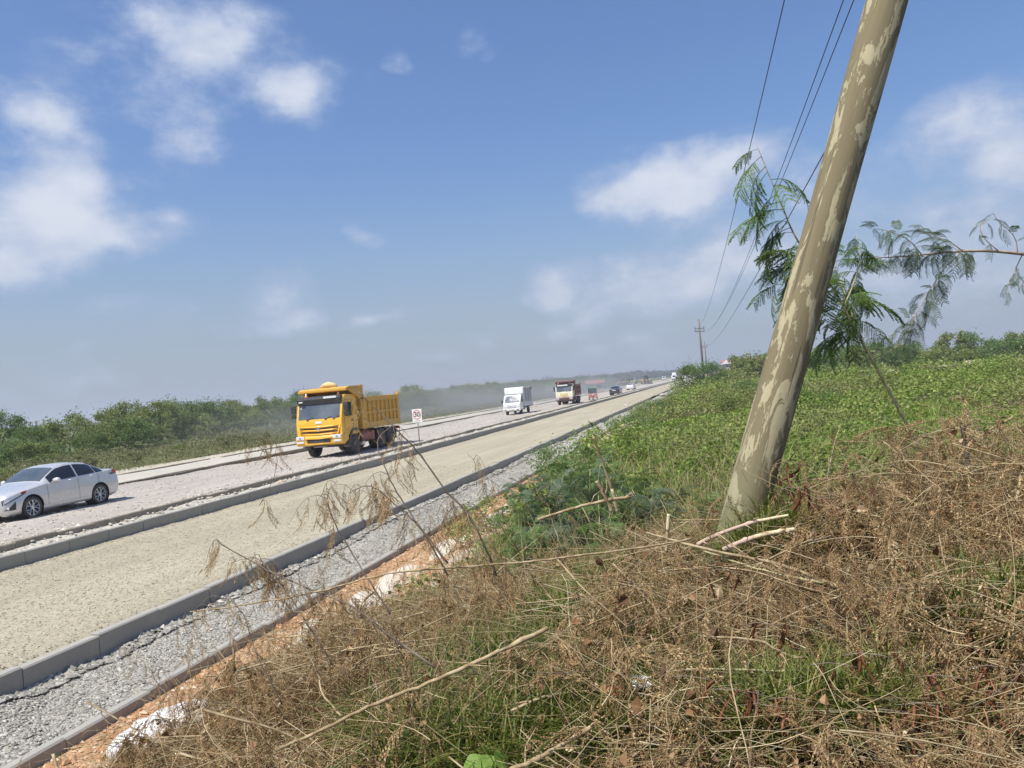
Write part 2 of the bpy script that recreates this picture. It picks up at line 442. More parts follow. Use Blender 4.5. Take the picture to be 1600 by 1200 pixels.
YF = np.concatenate([np.arange(-8, 60, .22), ysp(60, 1600, 120, 2)])
sheet('main_road', np.arange(-23.25, -14.36, .16), YF, road_f, M_road)
sheet('median_strip', np.arange(-14.46, -13.14, .1), YF, lambda X, Y: .11 + fbm(X*3, Y*1.5, 4, 51)*.10 + .1*sstep(-14.3, -14.46, X)*0, M_strip)
sheet('far_strip', np.arange(-26.75, -23.05, .3), YF, lambda X, Y: .12 + fbm(X*.9, Y*.4, 3, 61)*.06, M_strip)
xl = -np.concatenate([np.arange(26.7, 34, .4), ysp(34, 500, 50, 2)])[::-1]
sheet('far_verge', xl, YF, lambda X, Y: np.where(X > -30, .10+fbm(X, Y*.4, 3, 62)*.06, prof_left(X, Y)), None or M_shoulder)
sheet('meadow_ground', -np.concatenate([np.arange(30, 40, .5), ysp(40, 520, 50, 2)])[::-1], YF,
      lambda X, Y: prof_left(X, Y)+.05*sstep(-30, -33, X)+fbm(X*.5, Y*.25, 3, 63)*.12+.02, M_field)

# kerbs: blocks one metre long, a hair apart, slightly out of line
def kerb(name, x0, x1, zt, zb, mat, ya, yb, L=1.06, wav=0.0, gaps=(), jit=.006, seed=1, run=120):
    r = random.Random(seed); b = MB(); y = ya
    while y < yb:
        l = L if y < run else 12.0 if y < 400 else 60
        if not any(g0 < y < g1 for g0, g1 in gaps):
            dx = r.uniform(-jit, jit) + wav*(math.sin(y*.31)+.6*math.sin(y*.13+1)); dz = r.uniform(-jit, jit)*1.3
            dx2 = dx + wav*.1
            g = .006
            c = .018
            vs = []
            for yy, ddx in ((y+g, dx), (y+l-g, dx2)):
                vs += [(x0+ddx, yy, zb), (x1+ddx, yy, zb), (x1+ddx, yy, zt-c+dz), (x1-c+ddx, yy, zt+dz), (x0+c+ddx, yy, zt+dz), (x0+ddx, yy, zt-c+dz)]
            n = 6
            b.add(vs, [tuple(range(6))[::-1], tuple(range(6, 12))]+[(i, (i+1) % n, n+(i+1) % n, n+i) for i in range(n)])
        y += l
    o = b.build(name, mat); o['kind'] = 'structure'; return o
kerb('lane_kerb', -13.17, -13.05, .25, -.2, M_conc, -4, 900, 1.06, seed=1)
kerb('median_kerb', -14.56, -14.44, .245, -.2, M_conc2, -4, 900, 1.06, seed=2, jit=.012)
kerb('gravel_kerb', -7.56, -7.42, .03, -.5, M_conc, -4, 700, 1.06, .012, seed=3, jit=.012, gaps=((46, 47), (95, 104), (180, 200)))
kerb('edging_kerb', -5.93, -5.81, -.19, -.6, M_conc, -4, 600, 1.06, .006, seed=4, jit=.01, gaps=((40, 44),))
kerb('far_kerb', -23.34, -23.2, .16, -.2, M_conc2, -4, 900, 1.06, seed=5)
kerb('outer_kerb', -26.85, -26.7, .19, -.2, M_conc2, -4, 900, 1.06, seed=6, gaps=((35.5, 36.5), (60, 63)))

# ------------------------------------------------------------------ stones
def stones(name, n, xr, yr, zf, smin, smax, mat, seed, ypow=1.0, kind='stuff', flat=.6):
    g = np.random.default_rng(seed)
    x = g.uniform(*xr, n); y = yr[0] + (yr[1]-yr[0])*g.random(n)**ypow
    s = smin + (smax-smin)*g.random(n)**3
    z = zf(x, y) + s*.12
    o6 = np.array([(1,0,0),(-1,0,0),(0,1,0),(0,-1,0),(0,0,1),(0,0,-1)], float)
    tf = np.array([(0,2,4),(2,1,4),(1,3,4),(3,0,4),(2,0,5),(1,2,5),(3,1,5),(0,3,5)])
    v = o6[None]*(1+g.uniform(-.35, .35, (n, 6, 3))) + g.uniform(-.3, .3, (n, 6, 3))
    a = g.uniform(0, 2*PI, n); ca, sa = np.cos(a)[:, None], np.sin(a)[:, None]
    vx = v[..., 0]*ca*1.3 - v[..., 1]*sa; vy = v[..., 0]*sa*1.3 + v[..., 1]*ca
    v = np.stack([vx, vy, v[..., 2]*flat], -1)*s[:, None, None]*.5 + np.stack([x, y, z], -1)[:, None]
    f = tf[None] + 6*np.arange(n)[:, None, None]
    me = npmesh(name, v.reshape(-1, 3), f.reshape(-1, 3))
    o = link(name, me, mat); o['kind'] = kind; return o
def stonemat(name, stops):
    m, t, b = newmat(name); g = t.nodes.new('ShaderNodeNewGeometry')
    c = ramp(t, g.outputs['Random Per Island'], stops)
    c = mixc(t, mth(t, 'MULTIPLY', noise(t, objco(t), 25, 4), .5), c, stops[1][1])
    t.links.new(c, b.inputs['Base Color']); b.inputs['Roughness'].default_value = .9; b.inputs['Specular IOR Level'].default_value = .25
    return m
S_grey = stonemat('grey_stone', [(0, (.15,.145,.125)), (.5, (.29,.275,.235)), (.9, (.37,.355,.305)), (1, (.58,.56,.50))])
S_lane = stonemat('sandy_stone', [(0, (.25,.225,.165)), (.5, (.38,.34,.24)), (.9, (.46,.42,.31)), (1, (.56,.53,.45))])
S_orange = stonemat('soil_clod', [(0, (.33,.16,.07)), (.5, (.44,.26,.135)), (.85, (.53,.38,.24)), (1, (.64,.56,.45))])
S_white = stonemat('white_rubble', [(0, (.30,.27,.22)), (.5, (.42,.38,.31)), (1, (.58,.54,.47))])
stones('gravel', 34000, (-7.42, -5.93), (4.5, 30), grav_f, .008, .045, S_grey, 1, 1.9)
stones('lane_gravel', 70000, (-13.04, -7.57), (4.5, 26), lane_f, .010, .034, S_lane, 2, 1.5)
stones('soil_clods', 15000, (-5.79, -3.2), (3.0, 30), terr, .012, .09, S_orange, 3, 1.9)
stones('road_rubble', 9000, (-16.2, -14.6), (9, 120), road_f, .02, .13, S_white, 4, 1.6)
stones('median_rubble', 3500, (-14.43, -13.18), (9, 110), lambda X, Y: .13+fbm(X*3, Y*1.5, 4, 51)*.10, .02, .13, S_white, 5, 1.5)
stones('kerb_foot_gravel', 9000, (-13.04, -12.75), (9, 60), lane_f, .012, .05, S_lane, 6, 1.6)
stones('road_stones', 8000, (-23.1, -16.2), (12, 90), road_f, .015, .10, S_white, 7, 1.4)
stones('verge_stones', 500, (-30, -27), (20, 160), lambda X, Y: .10+0*X, .05, .25, S_white, 8, 1.4)
stones('lane_edge_gravel', 9000, (-7.41, -7.1), (4.5, 40), lambda X, Y: grav_f(X, Y)+.02, .03, .10, S_grey, 9, 1.7)
# ------------------------------------------------------------------ vehicle materials
M_tyre = plain('tyre_rubber', (.028,.027,.026), .85, dirt=.55, dcol=(.20,.18,.15), sc=5)
M_dark = plain('dark_plastic', (.025,.026,.028), .55, dirt=.25, dcol=(.2,.18,.15))
M_glass = plain('tinted_glass', (.012,.014,.018), .06, spec=.8, dirt=.06, dcol=(.3,.28,.25))
M_screen = plain('windscreen_glass', (.05,.065,.08), .07, spec=.8, dirt=.35, dcol=(.30,.31,.30), sc=1.2)
M_lamp = plain('lamp_glass', (.62,.64,.66), .12, spec=.8)
M_red = plain('red_lens', (.38,.02,.02), .2, spec=.6)
M_chrome = plain('chrome', (.72,.73,.75), .18, metal=1)
M_alloy = plain('bright_alloy', (.62,.62,.63), .3, metal=.8)
M_silver = plain('silver_paint', (.60,.595,.585), .30, metal=.3, coat=.9, dirt=.16, dcol=(.5,.46,.4), var=.03)
M_black = plain('black_paint', (.02,.022,.03), .25, coat=.8, dirt=.2, dcol=(.25,.22,.19), var=.05)
M_whitep = plain('white_paint', (.72,.72,.70), .35, coat=.5, dirt=.22, dcol=(.48,.44,.37), var=.04)
M_yel = plain('yellow_paint', (.76,.405,.022), .38, coat=.35, dirt=.18, dcol=(.52,.38,.16), var=.06, sc=1.4)
M_yel2 = plain('yellow_tipper_paint', (.62,.34,.04), .55, dirt=.38, dcol=(.46,.33,.15), var=.08, sc=1.2)
M_maroon = plain('maroon_paint', (.17,.045,.04), .55, dirt=.35, dcol=(.36,.27,.22), sc=1.2)
M_cream = plain('cream_paint', (.70,.66,.50), .4, dirt=.3, dcol=(.50,.43,.30))
M_grille = plain('yellow_badge_grille', (.60,.50,.22), .5, dirt=.3)
M_rock = plain('rock_load', (.30,.235,.17), .95, var=.3, sc=4)
M_redtank = plain('faded_red_tank', (.34,.08,.07), .55, dirt=.5, dcol=(.36,.25,.2))
M_canvas = plain('pale_canvas', (.60,.45,.22), .85, var=.12)
M_wcanvas = plain('white_canvas', (.68,.69,.69), .8, var=.06, dirt=.2, dcol=(.5,.47,.42))
M_steel = plain('dusty_steel', (.11,.105,.10), .7, dirt=.5, dcol=(.28,.25,.21))
M_amber = plain('amber_lens', (.75,.22,.02), .25)

def wheel(parent, x, y, r, w, rim_mat, style, side, name='wheel', dual=False):
    """a wheel on an axle along x; side +1: its face looks towards +x"""
    root = MB()
    tw = w*(2.1 if dual else 1)
    c = (x - side*tw/2, y, r)
    t = MB()
    k = .62 if style == 'truck' else .70
    pr = [(-.5, k), (-.5, .9), (-.42, .985), (-.2, 1.0), (.2, 1.0), (.42, .985), (.5, .9), (.47, k+.06), (.40, k)]
    prof = [(side*a*w, q*r) for a, q in pr]
    t.lathe_x(prof, (x - side*w/2, y, r), 36)
    if dual: t.lathe_x(prof, (x - side*w*1.6, y, r), 36)
    # tread lugs
    n = 40 if style == 'truck' else 0
    for i in range(n):
        a = 2*PI*i/n
        ca, sa = math.cos(a), math.sin(a)
        for s2 in (-1, 1):
            xx0, xx1 = sorted((x-side*w/2 + s2*.06*w, x-side*w/2 + s2*.44*w))
            q = [( .985*r, -.028), (1.022*r, -.022), (1.022*r, .022), (.985*r, .028)]
            vs = [(xx, y + rr*ca - tt*sa, r + rr*sa + tt*ca) for xx in (xx0, xx1) for rr, tt in q]
            t.add(vs, [(0,1,2,3),(7,6,5,4),(1,5,6,2),(0,4,5,1),(2,6,7,3)])
    tyre = t.build(name, M_tyre, parent, smooth=True, auto=True)
    rb = MB()
    X = x - side*w*.12
    if style == 'truck':
        pr2 = [(side*-.18*w, k*r+.005), (side*.10*w, k*r*.99), (side*.12*w, k*r*.9), (side*-.06*w, k*r*.80), (side*-.12*w, k*r*.55), (side*.06*w, k*r*.45), (side*.16*w, k*r*.36), (side*.2*w, .001)]
        rb.lathe_x(pr2, (X, y, r), 28)
        for i in range(10):
            a = 2*PI*i/10; cc = (X+side*.085*w, y+k*r*.50*math.cos(a), r+k*r*.50*math.sin(a))
            rb.tube([cc, (cc[0]+side*.02, cc[1], cc[2])], .018, 6)
        rb.cm = 1
        for i in range(10):
            a = 2*PI*(i+.5)/10; cc = (X-side*.085*w+side*.002, y+k*r*.68*math.cos(a), r+k*r*.68*math.sin(a))
            rb.tube([cc, (cc[0]+side*.015, cc[1], cc[2])], .032, 8)
        rb.build('rim', [rim_mat, M_dark], tyre, smooth=True, auto=True)
    else:
        rb.cm = 1
        rb.lathe_x([(side*-.2*w, k*r*.99), (side*-.22*w, k*r*.5), (side*-.2*w, .001)], (X, y, r), 28)
        rb.cm = 0
        rb.lathe_x([(side*-.15*w, k*r+.004), (side*.10*w, k*r*1.0), (side*.105*w, k*r*.955), (side*-.1*w, k*r*.93)], (X, y, r), 36)
        rb.lathe_x([(side*-.05*w, k*r*.24), (side*.05*w, k*r*.2), (side*.06*w, .001)], (X, y, r), 18)
        for i in range(5):
            for off in (-.21, .21):
                a = 2*PI*i/5 + off; a1 = 2*PI*i/5 + off*1.55
                p0 = Vector((X+side*.03*w, y+k*r*.17*math.cos(a), r+k*r*.17*math.sin(a)))
                p1 = Vector((X+side*.075*w, y+k*r*.62*math.cos(a), r+k*r*.62*math.sin(a)))
                p2 = Vector((X+side*.08*w, y+k*r*.96*math.cos(a1), r+k*r*.96*math.sin(a1)))
                rb.tube([p0, p1, p2], [.012, .014, .019], 6)
        rb.build('rim', [rim_mat, M_dark], tyre, smooth=True, auto=True)
    return tyre

# ------------------------------------------------------------------ saloon car
#        s    zb   wlow wmid zbelt wbelt zre  wre  ztop
SEDAN = [(0.00,.28,.52,.57,.60,.55,.66,.45,.69),
 (0.05,.22,.68,.71,.65,.69,.72,.56,.75),
 (0.18,.20,.77,.80,.72,.76,.785,.64,.815),
 (0.45,.19,.84,.87,.79,.815,.845,.70,.875),
 (0.80,.18,.865,.885,.85,.84,.90,.70,.93),
 (1.15,.18,.87,.89,.90,.85,.955,.71,.985),
 (1.38,.18,.87,.89,.93,.845,.99,.70,1.03),
 (1.70,.18,.87,.89,.94,.85,1.17,.655,1.23),
 (2.05,.18,.87,.89,.955,.85,1.345,.60,1.405),
 (2.45,.18,.87,.89,.97,.85,1.405,.59,1.462),
 (2.90,.18,.87,.89,.985,.85,1.405,.58,1.462),
 (3.35,.18,.87,.89,1.00,.845,1.35,.565,1.412),
 (3.75,.19,.87,.885,1.02,.83,1.215,.565,1.285),
 (4.05,.20,.86,.88,1.035,.81,1.085,.60,1.15),
 (4.25,.21,.84,.86,1.04,.78,1.06,.62,1.085),
 (4.50,.25,.80,.83,1.03,.73,1.055,.60,1.075),
 (4.60,.30,.74,.78,.97,.68,1.02,.56,1.04),
 (4.64,.36,.66,.70,.86,.60,.93,.50,.96)]
def car_surface(prof, L):
    A = np.array(prof)
    A[:, 0] *= L/A[-1, 0]
    sd_ = np.linspace(0, L, 400)
    K = [np.interp(sd_, A[:, 0], A[:, j]) for j in range(1, 9)]
    ker = np.exp(-np.linspace(-2, 2, 17)**2); ker /= ker.sum()
    K = [np.convolve(np.pad(k, 8, 'reflect', reflect_type='odd'), ker, 'valid') for k in K]
    def sec(s):
        zb, wl_, wm, zbt, wb, zre, wre, zt = [float(np.interp(s, sd_, k)) for k in K]
        zm = zb + (zbt-zb)*.52
        return [(0, zb+.01), (wl_*.86, zb), (wl_, zb+.09), (wm, zm), (wb+.012, zbt-.06), (wb, zbt), (wre, zre), (wre*.72, zre+(zt-zre)*.68), (0, zt)]
    def S(s, t, side=1):
        q = sec(s); n = len(q)-1
        t = min(max(t, 0), n-1e-6); i = int(t); f = t-i
        p0 = np.array(q[max(i-1, 0)]); p1 = np.array(q[i]); p2 = np.array(q[i+1]); p3 = np.array(q[min(i+2, n)]) if i+2 <= n else np.array((-q[n-1][0], q[n-1][1]))
        if i == 0: p0 = p1
        # gentler tangents keep creases crisp
        m1, m2 = (p2-p0)*.5, (p3-p1)*.5
        lim = np.linalg.norm(p2-p1)
        for m_ in (m1, m2):
            l = np.linalg.norm(m_)
            if l > lim: m_ *= lim/l
        h = (2*f**3-3*f**2+1)*p1 + (f**3-2*f**2+f)*m1 + (-2*f**3+3*f**2)*p2 + (f**3-f**2)*m2
        return Vector((side*max(h[0], 0), s-L/2, h[1]))
    return S
def patch(S, s0, s1, t0, t1, side, off, ns=10, nt=6, both=False, shape=None, thick=0):
    b = MB(); vs = []
    for i in range(ns+1):
        for j in range(nt+1):
            u, v = i/ns, j/nt
            s = s0+(s1-s0)*u; ta = t0(s) if callable(t0) else t0; tb = t1(s) if callable(t1) else t1
            t = ta+(tb-ta)*v
            e = .004
            p = S(s, t, side); a = S(s+e, t, side)-S(s-e, t, side); c = S(s, t+.03, side)-S(s, t-.03, side)
            n = a.cross(c)
            if n.length < 1e-9: n = Vector((0, 0, 1))
            n.normalize()
            cen = Vector((0, p.y, .6))
            if n.dot(p-cen) < 0: n = -n
            vs.append(p+n*off)
    fs = [(i*(nt+1)+j, (i+1)*(nt+1)+j, (i+1)*(nt+1)+j+1, i*(nt+1)+j+1) for i in range(ns) for j in range(nt)]
    b.add(vs, fs); return b
def join(b, *o):
    for q in o: b.add(q.v, q.f)
    return b
def bool_diff(o, cutter):
    m = o.modifiers.new('b', 'BOOLEAN'); m.operation = 'DIFFERENCE'; m.object = cutter; m.solver = 'EXACT'
    dg = bpy.context.evaluated_depsgraph_get(); dg.update()
    me = bpy.data.meshes.new_from_object(o.evaluated_get(dg))
    o.modifiers.clear(); o.data = me
    bpy.data.objects.remove(cutter)
def make_car(label, paint, loc, rz, prof=SEDAN, L=4.64, wb=(.92, 3.62), wr=.325, group=None, name='saloon_car', detail=True, sporty=True):
    root = thing(name, label, 'car', loc, rz, group)
    S = car_surface(prof, L)
    ss = np.concatenate([np.linspace(0, .3, 10), np.linspace(.33, L-.36, 130), np.linspace(L-.3, L, 8)])
    ts = np.concatenate([np.linspace(0, 1, 3), np.linspace(1.1, 4, 36), np.linspace(4.2, 8, 20)])
    b = MB(); vs = []
    nt = len(ts)
    for s in ss:
        row = [S(s, t, 1) for t in ts] + [S(s, t, -1) for t in ts[::-1][1:-1]]
        vs += row
    m = len(row)
    fs = [(i*m+j, i*m+(j+1) % m, (i+1)*m+(j+1) % m, (i+1)*m+j) for i in range(len(ss)-1) for j in range(m)]
    fs += [tuple(range(m))[::-1], tuple(range((len(ss)-1)*m, len(ss)*m))]
    b.add(vs, fs)
    A_ = np.array([tuple(v) for v in b.v]); fl_ = [f for f in b.f]
    RA = wr + .045
    ins = np.zeros(len(A_), bool)
    for y in wb:
        cy, cz = y-L/2, wr+.01
        dd_ = np.hypot(A_[:, 1]-cy, A_[:, 2]-cz)
        sidev = (np.abs(A_[:, 0]) > .56)
        w_in = (dd_ < RA) & sidev
        ins |= w_in
    keep = [f for f in fl_ if not all(ins[q] for q in f)]
    for y in wb:
        cy, cz = y-L/2, wr+.01
        dd_ = np.hypot(A_[:, 1]-cy, A_[:, 2]-cz)
        q = ins & (dd_ < RA)
        A_[q, 1] = cy + (A_[q, 1]-cy)*RA/np.maximum(dd_[q], 1e-3); A_[q, 2] = cz + (A_[q, 2]-cz)*RA/np.maximum(dd_[q], 1e-3)
    b = MB(); b.v = [tuple(v) for v in A_]; b.f = keep; b.m = [0]*len(keep)
    body = b.build('body', paint, root, smooth=True, auto=True)
    bm = bmesh.new(); bm.from_mesh(body.data); bmesh.ops.delete(bm, geom=[v for v in bm.verts if not v.link_faces], context='VERTS')
    bm.to_mesh(body.data); bm.free()
    for y in wb:
        for sg in (-1, 1):
            c = MB(); c.lathe_x([(0, .001), (0, RA+.004), (sg*.30, RA+.004)], (sg*.575, y-L/2, wr+.01), 30)
            c.build('wheel_well', M_dark, body)
    for y in wb:
        for sg in (-1, 1):
            wheel(root, sg*.875, y-L/2, wr, .215, M_alloy, 'car', sg)
    k = L/4.64
    # glass
    ws = patch(S, 1.42*k, 2.03*k, 6.12, 8, 1, .006, 8, 10); join(ws, patch(S, 1.42*k, 2.03*k, 6.12, 8, -1, .006, 8, 10))
    ws.build('windscreen', M_screen, root, smooth=True)
    rw = patch(S, 3.42*k, 4.08*k, 6.2, 8, 1, .006, 8, 10); join(rw, patch(S, 3.42*k, 4.08*k, 6.2, 8, -1, .006, 8, 10))
    rw.build('rear_window', M_glass, root, smooth=True)
    for sd_ in (1, -1):
        for s0, s1 in ((1.62, 2.70), (2.76, 3.50), (3.53, 3.86)):
            lo = lambda s: 5.10
            hi = lambda s: 5.90 - .3*max(0, (s/k-3.4))
            patch(S, s0*k, s1*k, lo, hi, sd_, .006, 10, 6).build('side_window', M_glass, root, smooth=True)
        # door seams
        for s0 in (1.50, 2.73, 3.60):
            patch(S, s0*k-.005, s0*k+.005, 2.1, 4.95, sd_, .0025, 1, 14).build('door_seam', M_dark, body)
        for s0 in (2.48, 3.36):
            p = S(s0*k, 4.35, sd_)
            h = MB(); h.tube([p+Vector((0, -.11, 0)), p+Vector((sd_*.03, -.07, .005)), p+Vector((sd_*.03, .06, .008)), p+Vector((0, .10, .005))], .014, 6)
            h.build('door_handle', paint, body, smooth=True)
        p = S(1.70*k, 5.05, sd_)
        mb_ = MB()
        pr = [(0, .01), (.02, .07), (.08, .09), (.16, .085), (.20, .06), (.215, .01)]
        vs, fs = [], []
        for a_, r_ in pr:
            for kk in range(12):
                an = 2*PI*kk/12
                vs.append(p + Vector((sd_*(.05+a_), .02+r_*.75*math.cos(an)+a_*.2, .06+r_*.85*math.sin(an))))
        fs = [(i*12+j, i*12+(j+1) % 12, (i+1)*12+(j+1) % 12, (i+1)*12+j) for i in range(5) for j in range(12)]
        fs += [tuple(range(12)), tuple(range(60, 72))]
        mb_.add(vs, fs); mb_.tube([p, p+Vector((sd_*.09, .01, .04))], .02, 6)
        mb_.build('wing_mirror', paint, root, smooth=True)
        patch(S, .05*k, .70*k, lambda s: 3.35+.85*(s/k-.05), lambda s: 5.0, sd_, .005, 10, 5).build('lamp_surround', M_dark, body, smooth=True)
        hl = patch(S, .09*k, .60*k, lambda s: 3.5+.85*(s/k-.05), lambda s: 4.95, sd_, .010, 10, 5)
        hl.build('headlight', M_lamp, root, smooth=True)
        patch(S, .56*k, .74*k, 4.0, 4.95, sd_, .013, 5, 3).build('indicator', M_red, root, smooth=True)
        patch(S, 4.30*k, 4.615*k, lambda s: 3.75+.2*(4.6-s/k), 5.0, sd_, .008, 8, 5).build('tail_light', M_red, root, smooth=True)
        fl = MB(); join(fl, patch(S, .07*k, .36*k, lambda s: 2.35, lambda s: 2.4+1.0*(s/k-.07)/.29, sd_, .007, 6, 5)); fl.build('fog_light_surround', M_dark, root, smooth=True)
        p = S(.16*k, 2.62, sd_); fl = MB(); fl.lathe_z([(.001, .04), (.035, .03), (.04, 0)], (0, 0, 0), 10)
        fl.v = [(p.x+v[0]*.9+sd_*v[2]*.4, p.y-v[2]*.9, p.z+v[1]) for v in fl.v]
        fl.build('fog_lamp', M_lamp, root, smooth=True)
    g = MB(); g.box((-.40, -L/2-.012, .33), (.40, -L/2+.03, .43)); g.box((-.34, -L/2-.012, .50), (.34, -L/2+.03, .545)); g.build('grille', M_dark, root, bevel=.008)
    g = MB(); g.box((-.26, -L/2-.03, .44), (.26, -L/2-.013, .545)); g.build('number_plate', M_whitep, root, bevel=.003)
    g = MB(); g.box((-.26, L/2-.005, .72), (.26, L/2+.012, .83)); g.build('number_plate', M_whitep, root, bevel=.003)
    for sg in (-1, 1): patch(S, 1.3*k, 3.2*k, 1.75, 2.25, sg, .012, 16, 3).build('side_skirt', paint, root, smooth=True)
    if sporty:
        q = S(2.62*k, 4.9, 1)
        a = S(4.12*k, 3.75, 1)
        sc_ = MB()
        for i in range(3):
            sc_.tube([a+Vector((.012, .02+i*.05, .02-i*.01)), a+Vector((.014, .07+i*.05, .035)), a+Vector((.012, .10+i*.05, -.01))], .014, 6)
        sc_.build('scraped_patch', M_dark, body)
    return root

# ------------------------------------------------------------------ heavy tipper truck
def make_tipper(label, cabm, bedm, bumperm, loc, rz, grp=None, detail='yellow'):
    root = thing('dump_truck', label, 'truck', loc, rz, grp)
    W2 = 1.24                      # half width;  front at y=-3.5, rear at y=3.5
    F = -3.5
    # chassis
    c = MB(); c.box((-.45, F+.5, .78), (-.33, 3.3, 1.05)); c.box((.33, F+.5, .78), (.45, 3.3, 1.05))
    for y in (-1.8, -.5, .6, 1.8, 3.2): c.box((-.33, y-.06, .82), (.33, y+.06, 1.0))
    for y in (F+1.3, 1.0, 2.2): c.tube([(-1.0, y, .53), (1.0, y, .53)], .11, 8)
    c.box((-.5, F+.5, .55), (.5, F+1.1, .8))
    c.build('chassis', M_steel, root, bevel=.01)
    for y in (F+1.3,):
        for s in (-1, 1): wheel(root, s*1.18, y, .53, .31, M_steel, 'truck', s)
    for y in (1.0, 2.2):
        for s in (-1, 1): wheel(root, s*1.20, y, .53, .29, M_steel, 'truck', s, dual=True)
    # cab shell, extruded from its side profile
    prof = [(F+.02, 1.02), (F+.10, .98), (F+1.70, 1.02), (F+1.74, 1.5), (F+1.74, 2.86), (F+1.64, 2.98), (F+.62, 2.99), (F+.42, 2.93), (F+.30, 2.74), (F+.03, 1.86), (F, 1.7), (F-.0, 1.25)]
    prof = prof[::-1]
    cb = MB(); cb.prism(prof[::-1] if False else prof, -W2+.02, W2-.02)
    cab = cb.build('cab', cabm, root, smooth=True, bevel=.055, seg=3, auto=True)
    # front wheel arch cut + dark liner
    ct = MB()
    for s in (-1, 1): ct.lathe_x([(0, .0001), (0, .66), (s*.6, .66), (s*.6, .0001)], (s*.80, F+1.3, .62), 26)
    cut = ct.build('cut', [M_dark]); bm = bmesh.new(); bm.from_mesh(cut.data); bmesh.ops.remove_doubles(bm, verts=bm.verts, dist=1e-3)
    bmesh.ops.recalc_face_normals(bm, faces=bm.faces); bm.to_mesh(cut.data); bm.free()
    bm = bmesh.new(); bm.from_mesh(cab.data); bmesh.ops.recalc_face_normals(bm, faces=bm.faces); bm.to_mesh(cab.data); bm.free()
    bool_diff(cab, cut)
    for s in (-1, 1):
        a = MB()
        for k in range(15):
            t0, t1 = PI*(-.02+1.04*k/15), PI*(-.02+1.04*(k+1)/15)
            x0, x1 = (s*.82, s*(W2+.03))
            q = [(x, F+1.3+r*math.cos(t), .58+r*math.sin(t)) for x in (x0, x1) for t in (t0, t1) for r in (.60, .735)]
            a.add(q, [(0,1,3,2),(4,6,7,5),(1,5,7,3),(0,2,6,4),(0,4,5,1),(2,3,7,6)])
        a.build('mudguard', M_dark, root)
    # windscreen on the raked front
    def fp(z, off=0):                        # y of the raked front at height z
        t = (z-1.86)/(2.74-1.86); return F+.03+.27*t-off
    w = MB()
    xs = np.linspace(-1.10, 1.10, 9)
    for i in range(8):
        bow = lambda x: .0
        w.quad((xs[i], fp(1.90, .012), 1.90), (xs[i+1], fp(1.90, .012), 1.90), (xs[i+1], fp(2.62, .012), 2.62), (xs[i], fp(2.62, .012), 2.62))
    wsc = w.build('windscreen', M_screen, root)
    d = MB()
    for x in (-.62, .35, .78):
        d = MB(); d.tube([(x, fp(1.90, .03), 1.88), (x+.34, fp(2.0, .035), 1.99)], .012, 5); d.box((x-.02, fp(1.88, .04), 1.84), (x+.06, fp(1.88, .0), 1.90)); d.build('wiper', M_dark, wsc)
    d = MB(); d.prism([(fp(2.60, .06), 2.60), (fp(2.60, -.04), 2.62), (F+.52, 2.95), (F+.30, 2.99), (F+.10, 2.86)][::-1], -1.16, 1.16)
    vis = d.build('sun_visor', M_dark, root, bevel=.02)
    if detail == 'yellow':
        d = MB(); d.box((-1.02, F+.06, 2.72), (-.82, F+.12, 2.78)); d.build('sticker', M_whitep, vis); d = MB(); d.box((.30, F+.09, 2.86), (.98, F+.14, 2.95)); d.build('sticker', M_whitep, vis)
        d = MB(); d.box((-1.02, fp(2.35, .02), 2.2), (-.95, fp(2.35, .014), 2.3)); d.build('windscreen_sticker', M_whitep, wsc); d = MB(); d.box((-1.02, fp(2.45, .02), 2.38), (-.95, fp(2.45, .014), 2.47)); d.build('windscreen_sticker', M_whitep, wsc)
    # side windows, door lines, mirrors
    for s in (-1, 1):
        d = MB(); x = s*(W2-.012)
        d.quad((x, F+.42, 1.92), (x, F+1.12, 1.92), (x, F+1.12, 2.60), (x, F+.62, 2.60)); d.build('side_window', M_glass, root)
        d = MB()
        for (y0, z0, y1, z1) in ((F+.30, 1.1, F+.30, 1.86), (F+.30, 1.86, F+.52, 2.72), (F+.52, 2.72, F+1.22, 2.72), (F+1.22, 2.72, F+1.22, 1.36)):
            d.tube([(s*(W2-.018), y0, z0), (s*(W2-.018), y1, z1)], .008, 4)
        d.build('door_seam', M_dark, cab)
        d = MB(); d.box((min(s*(W2-.03), s*(W2+.02)), F+1.02, 1.66), (max(s*(W2-.03), s*(W2+.02)), F+1.18, 1.72)); d.build('door_handle', M_dark, cab, bevel=.008)
        m = MB(); m.tube([(s*(W2-.03), F+.42, 2.58), (s*(W2+.16), F+.22, 2.62), (s*(W2+.16), F+.22, 2.02), (s*(W2-.03), F+.40, 1.98)], .018, 6)
        mi = m.build('mirror_arm', M_dark, root, smooth=True)
        m = MB(); xa, xb = sorted((s*(W2+.06), s*(W2+.28))); m.box((xa, F+.13, 2.22), (xb, F+.24, 2.62)); m.box((xa, F+.13, 1.98), (xb, F+.24, 2.18)); m.build('mirror', M_dark, mi, bevel=.03)
        d = MB(); d.box((min(s*.9, s*1.2), F+.60, .42), (max(s*.9, s*1.2), F+.72, .64)); d.build('step', M_steel, root, bevel=.02)
    # face: three sweeping bars over dark slots
    fz = [(1.52, 1.02), (1.35, .98), (1.16, .90)]
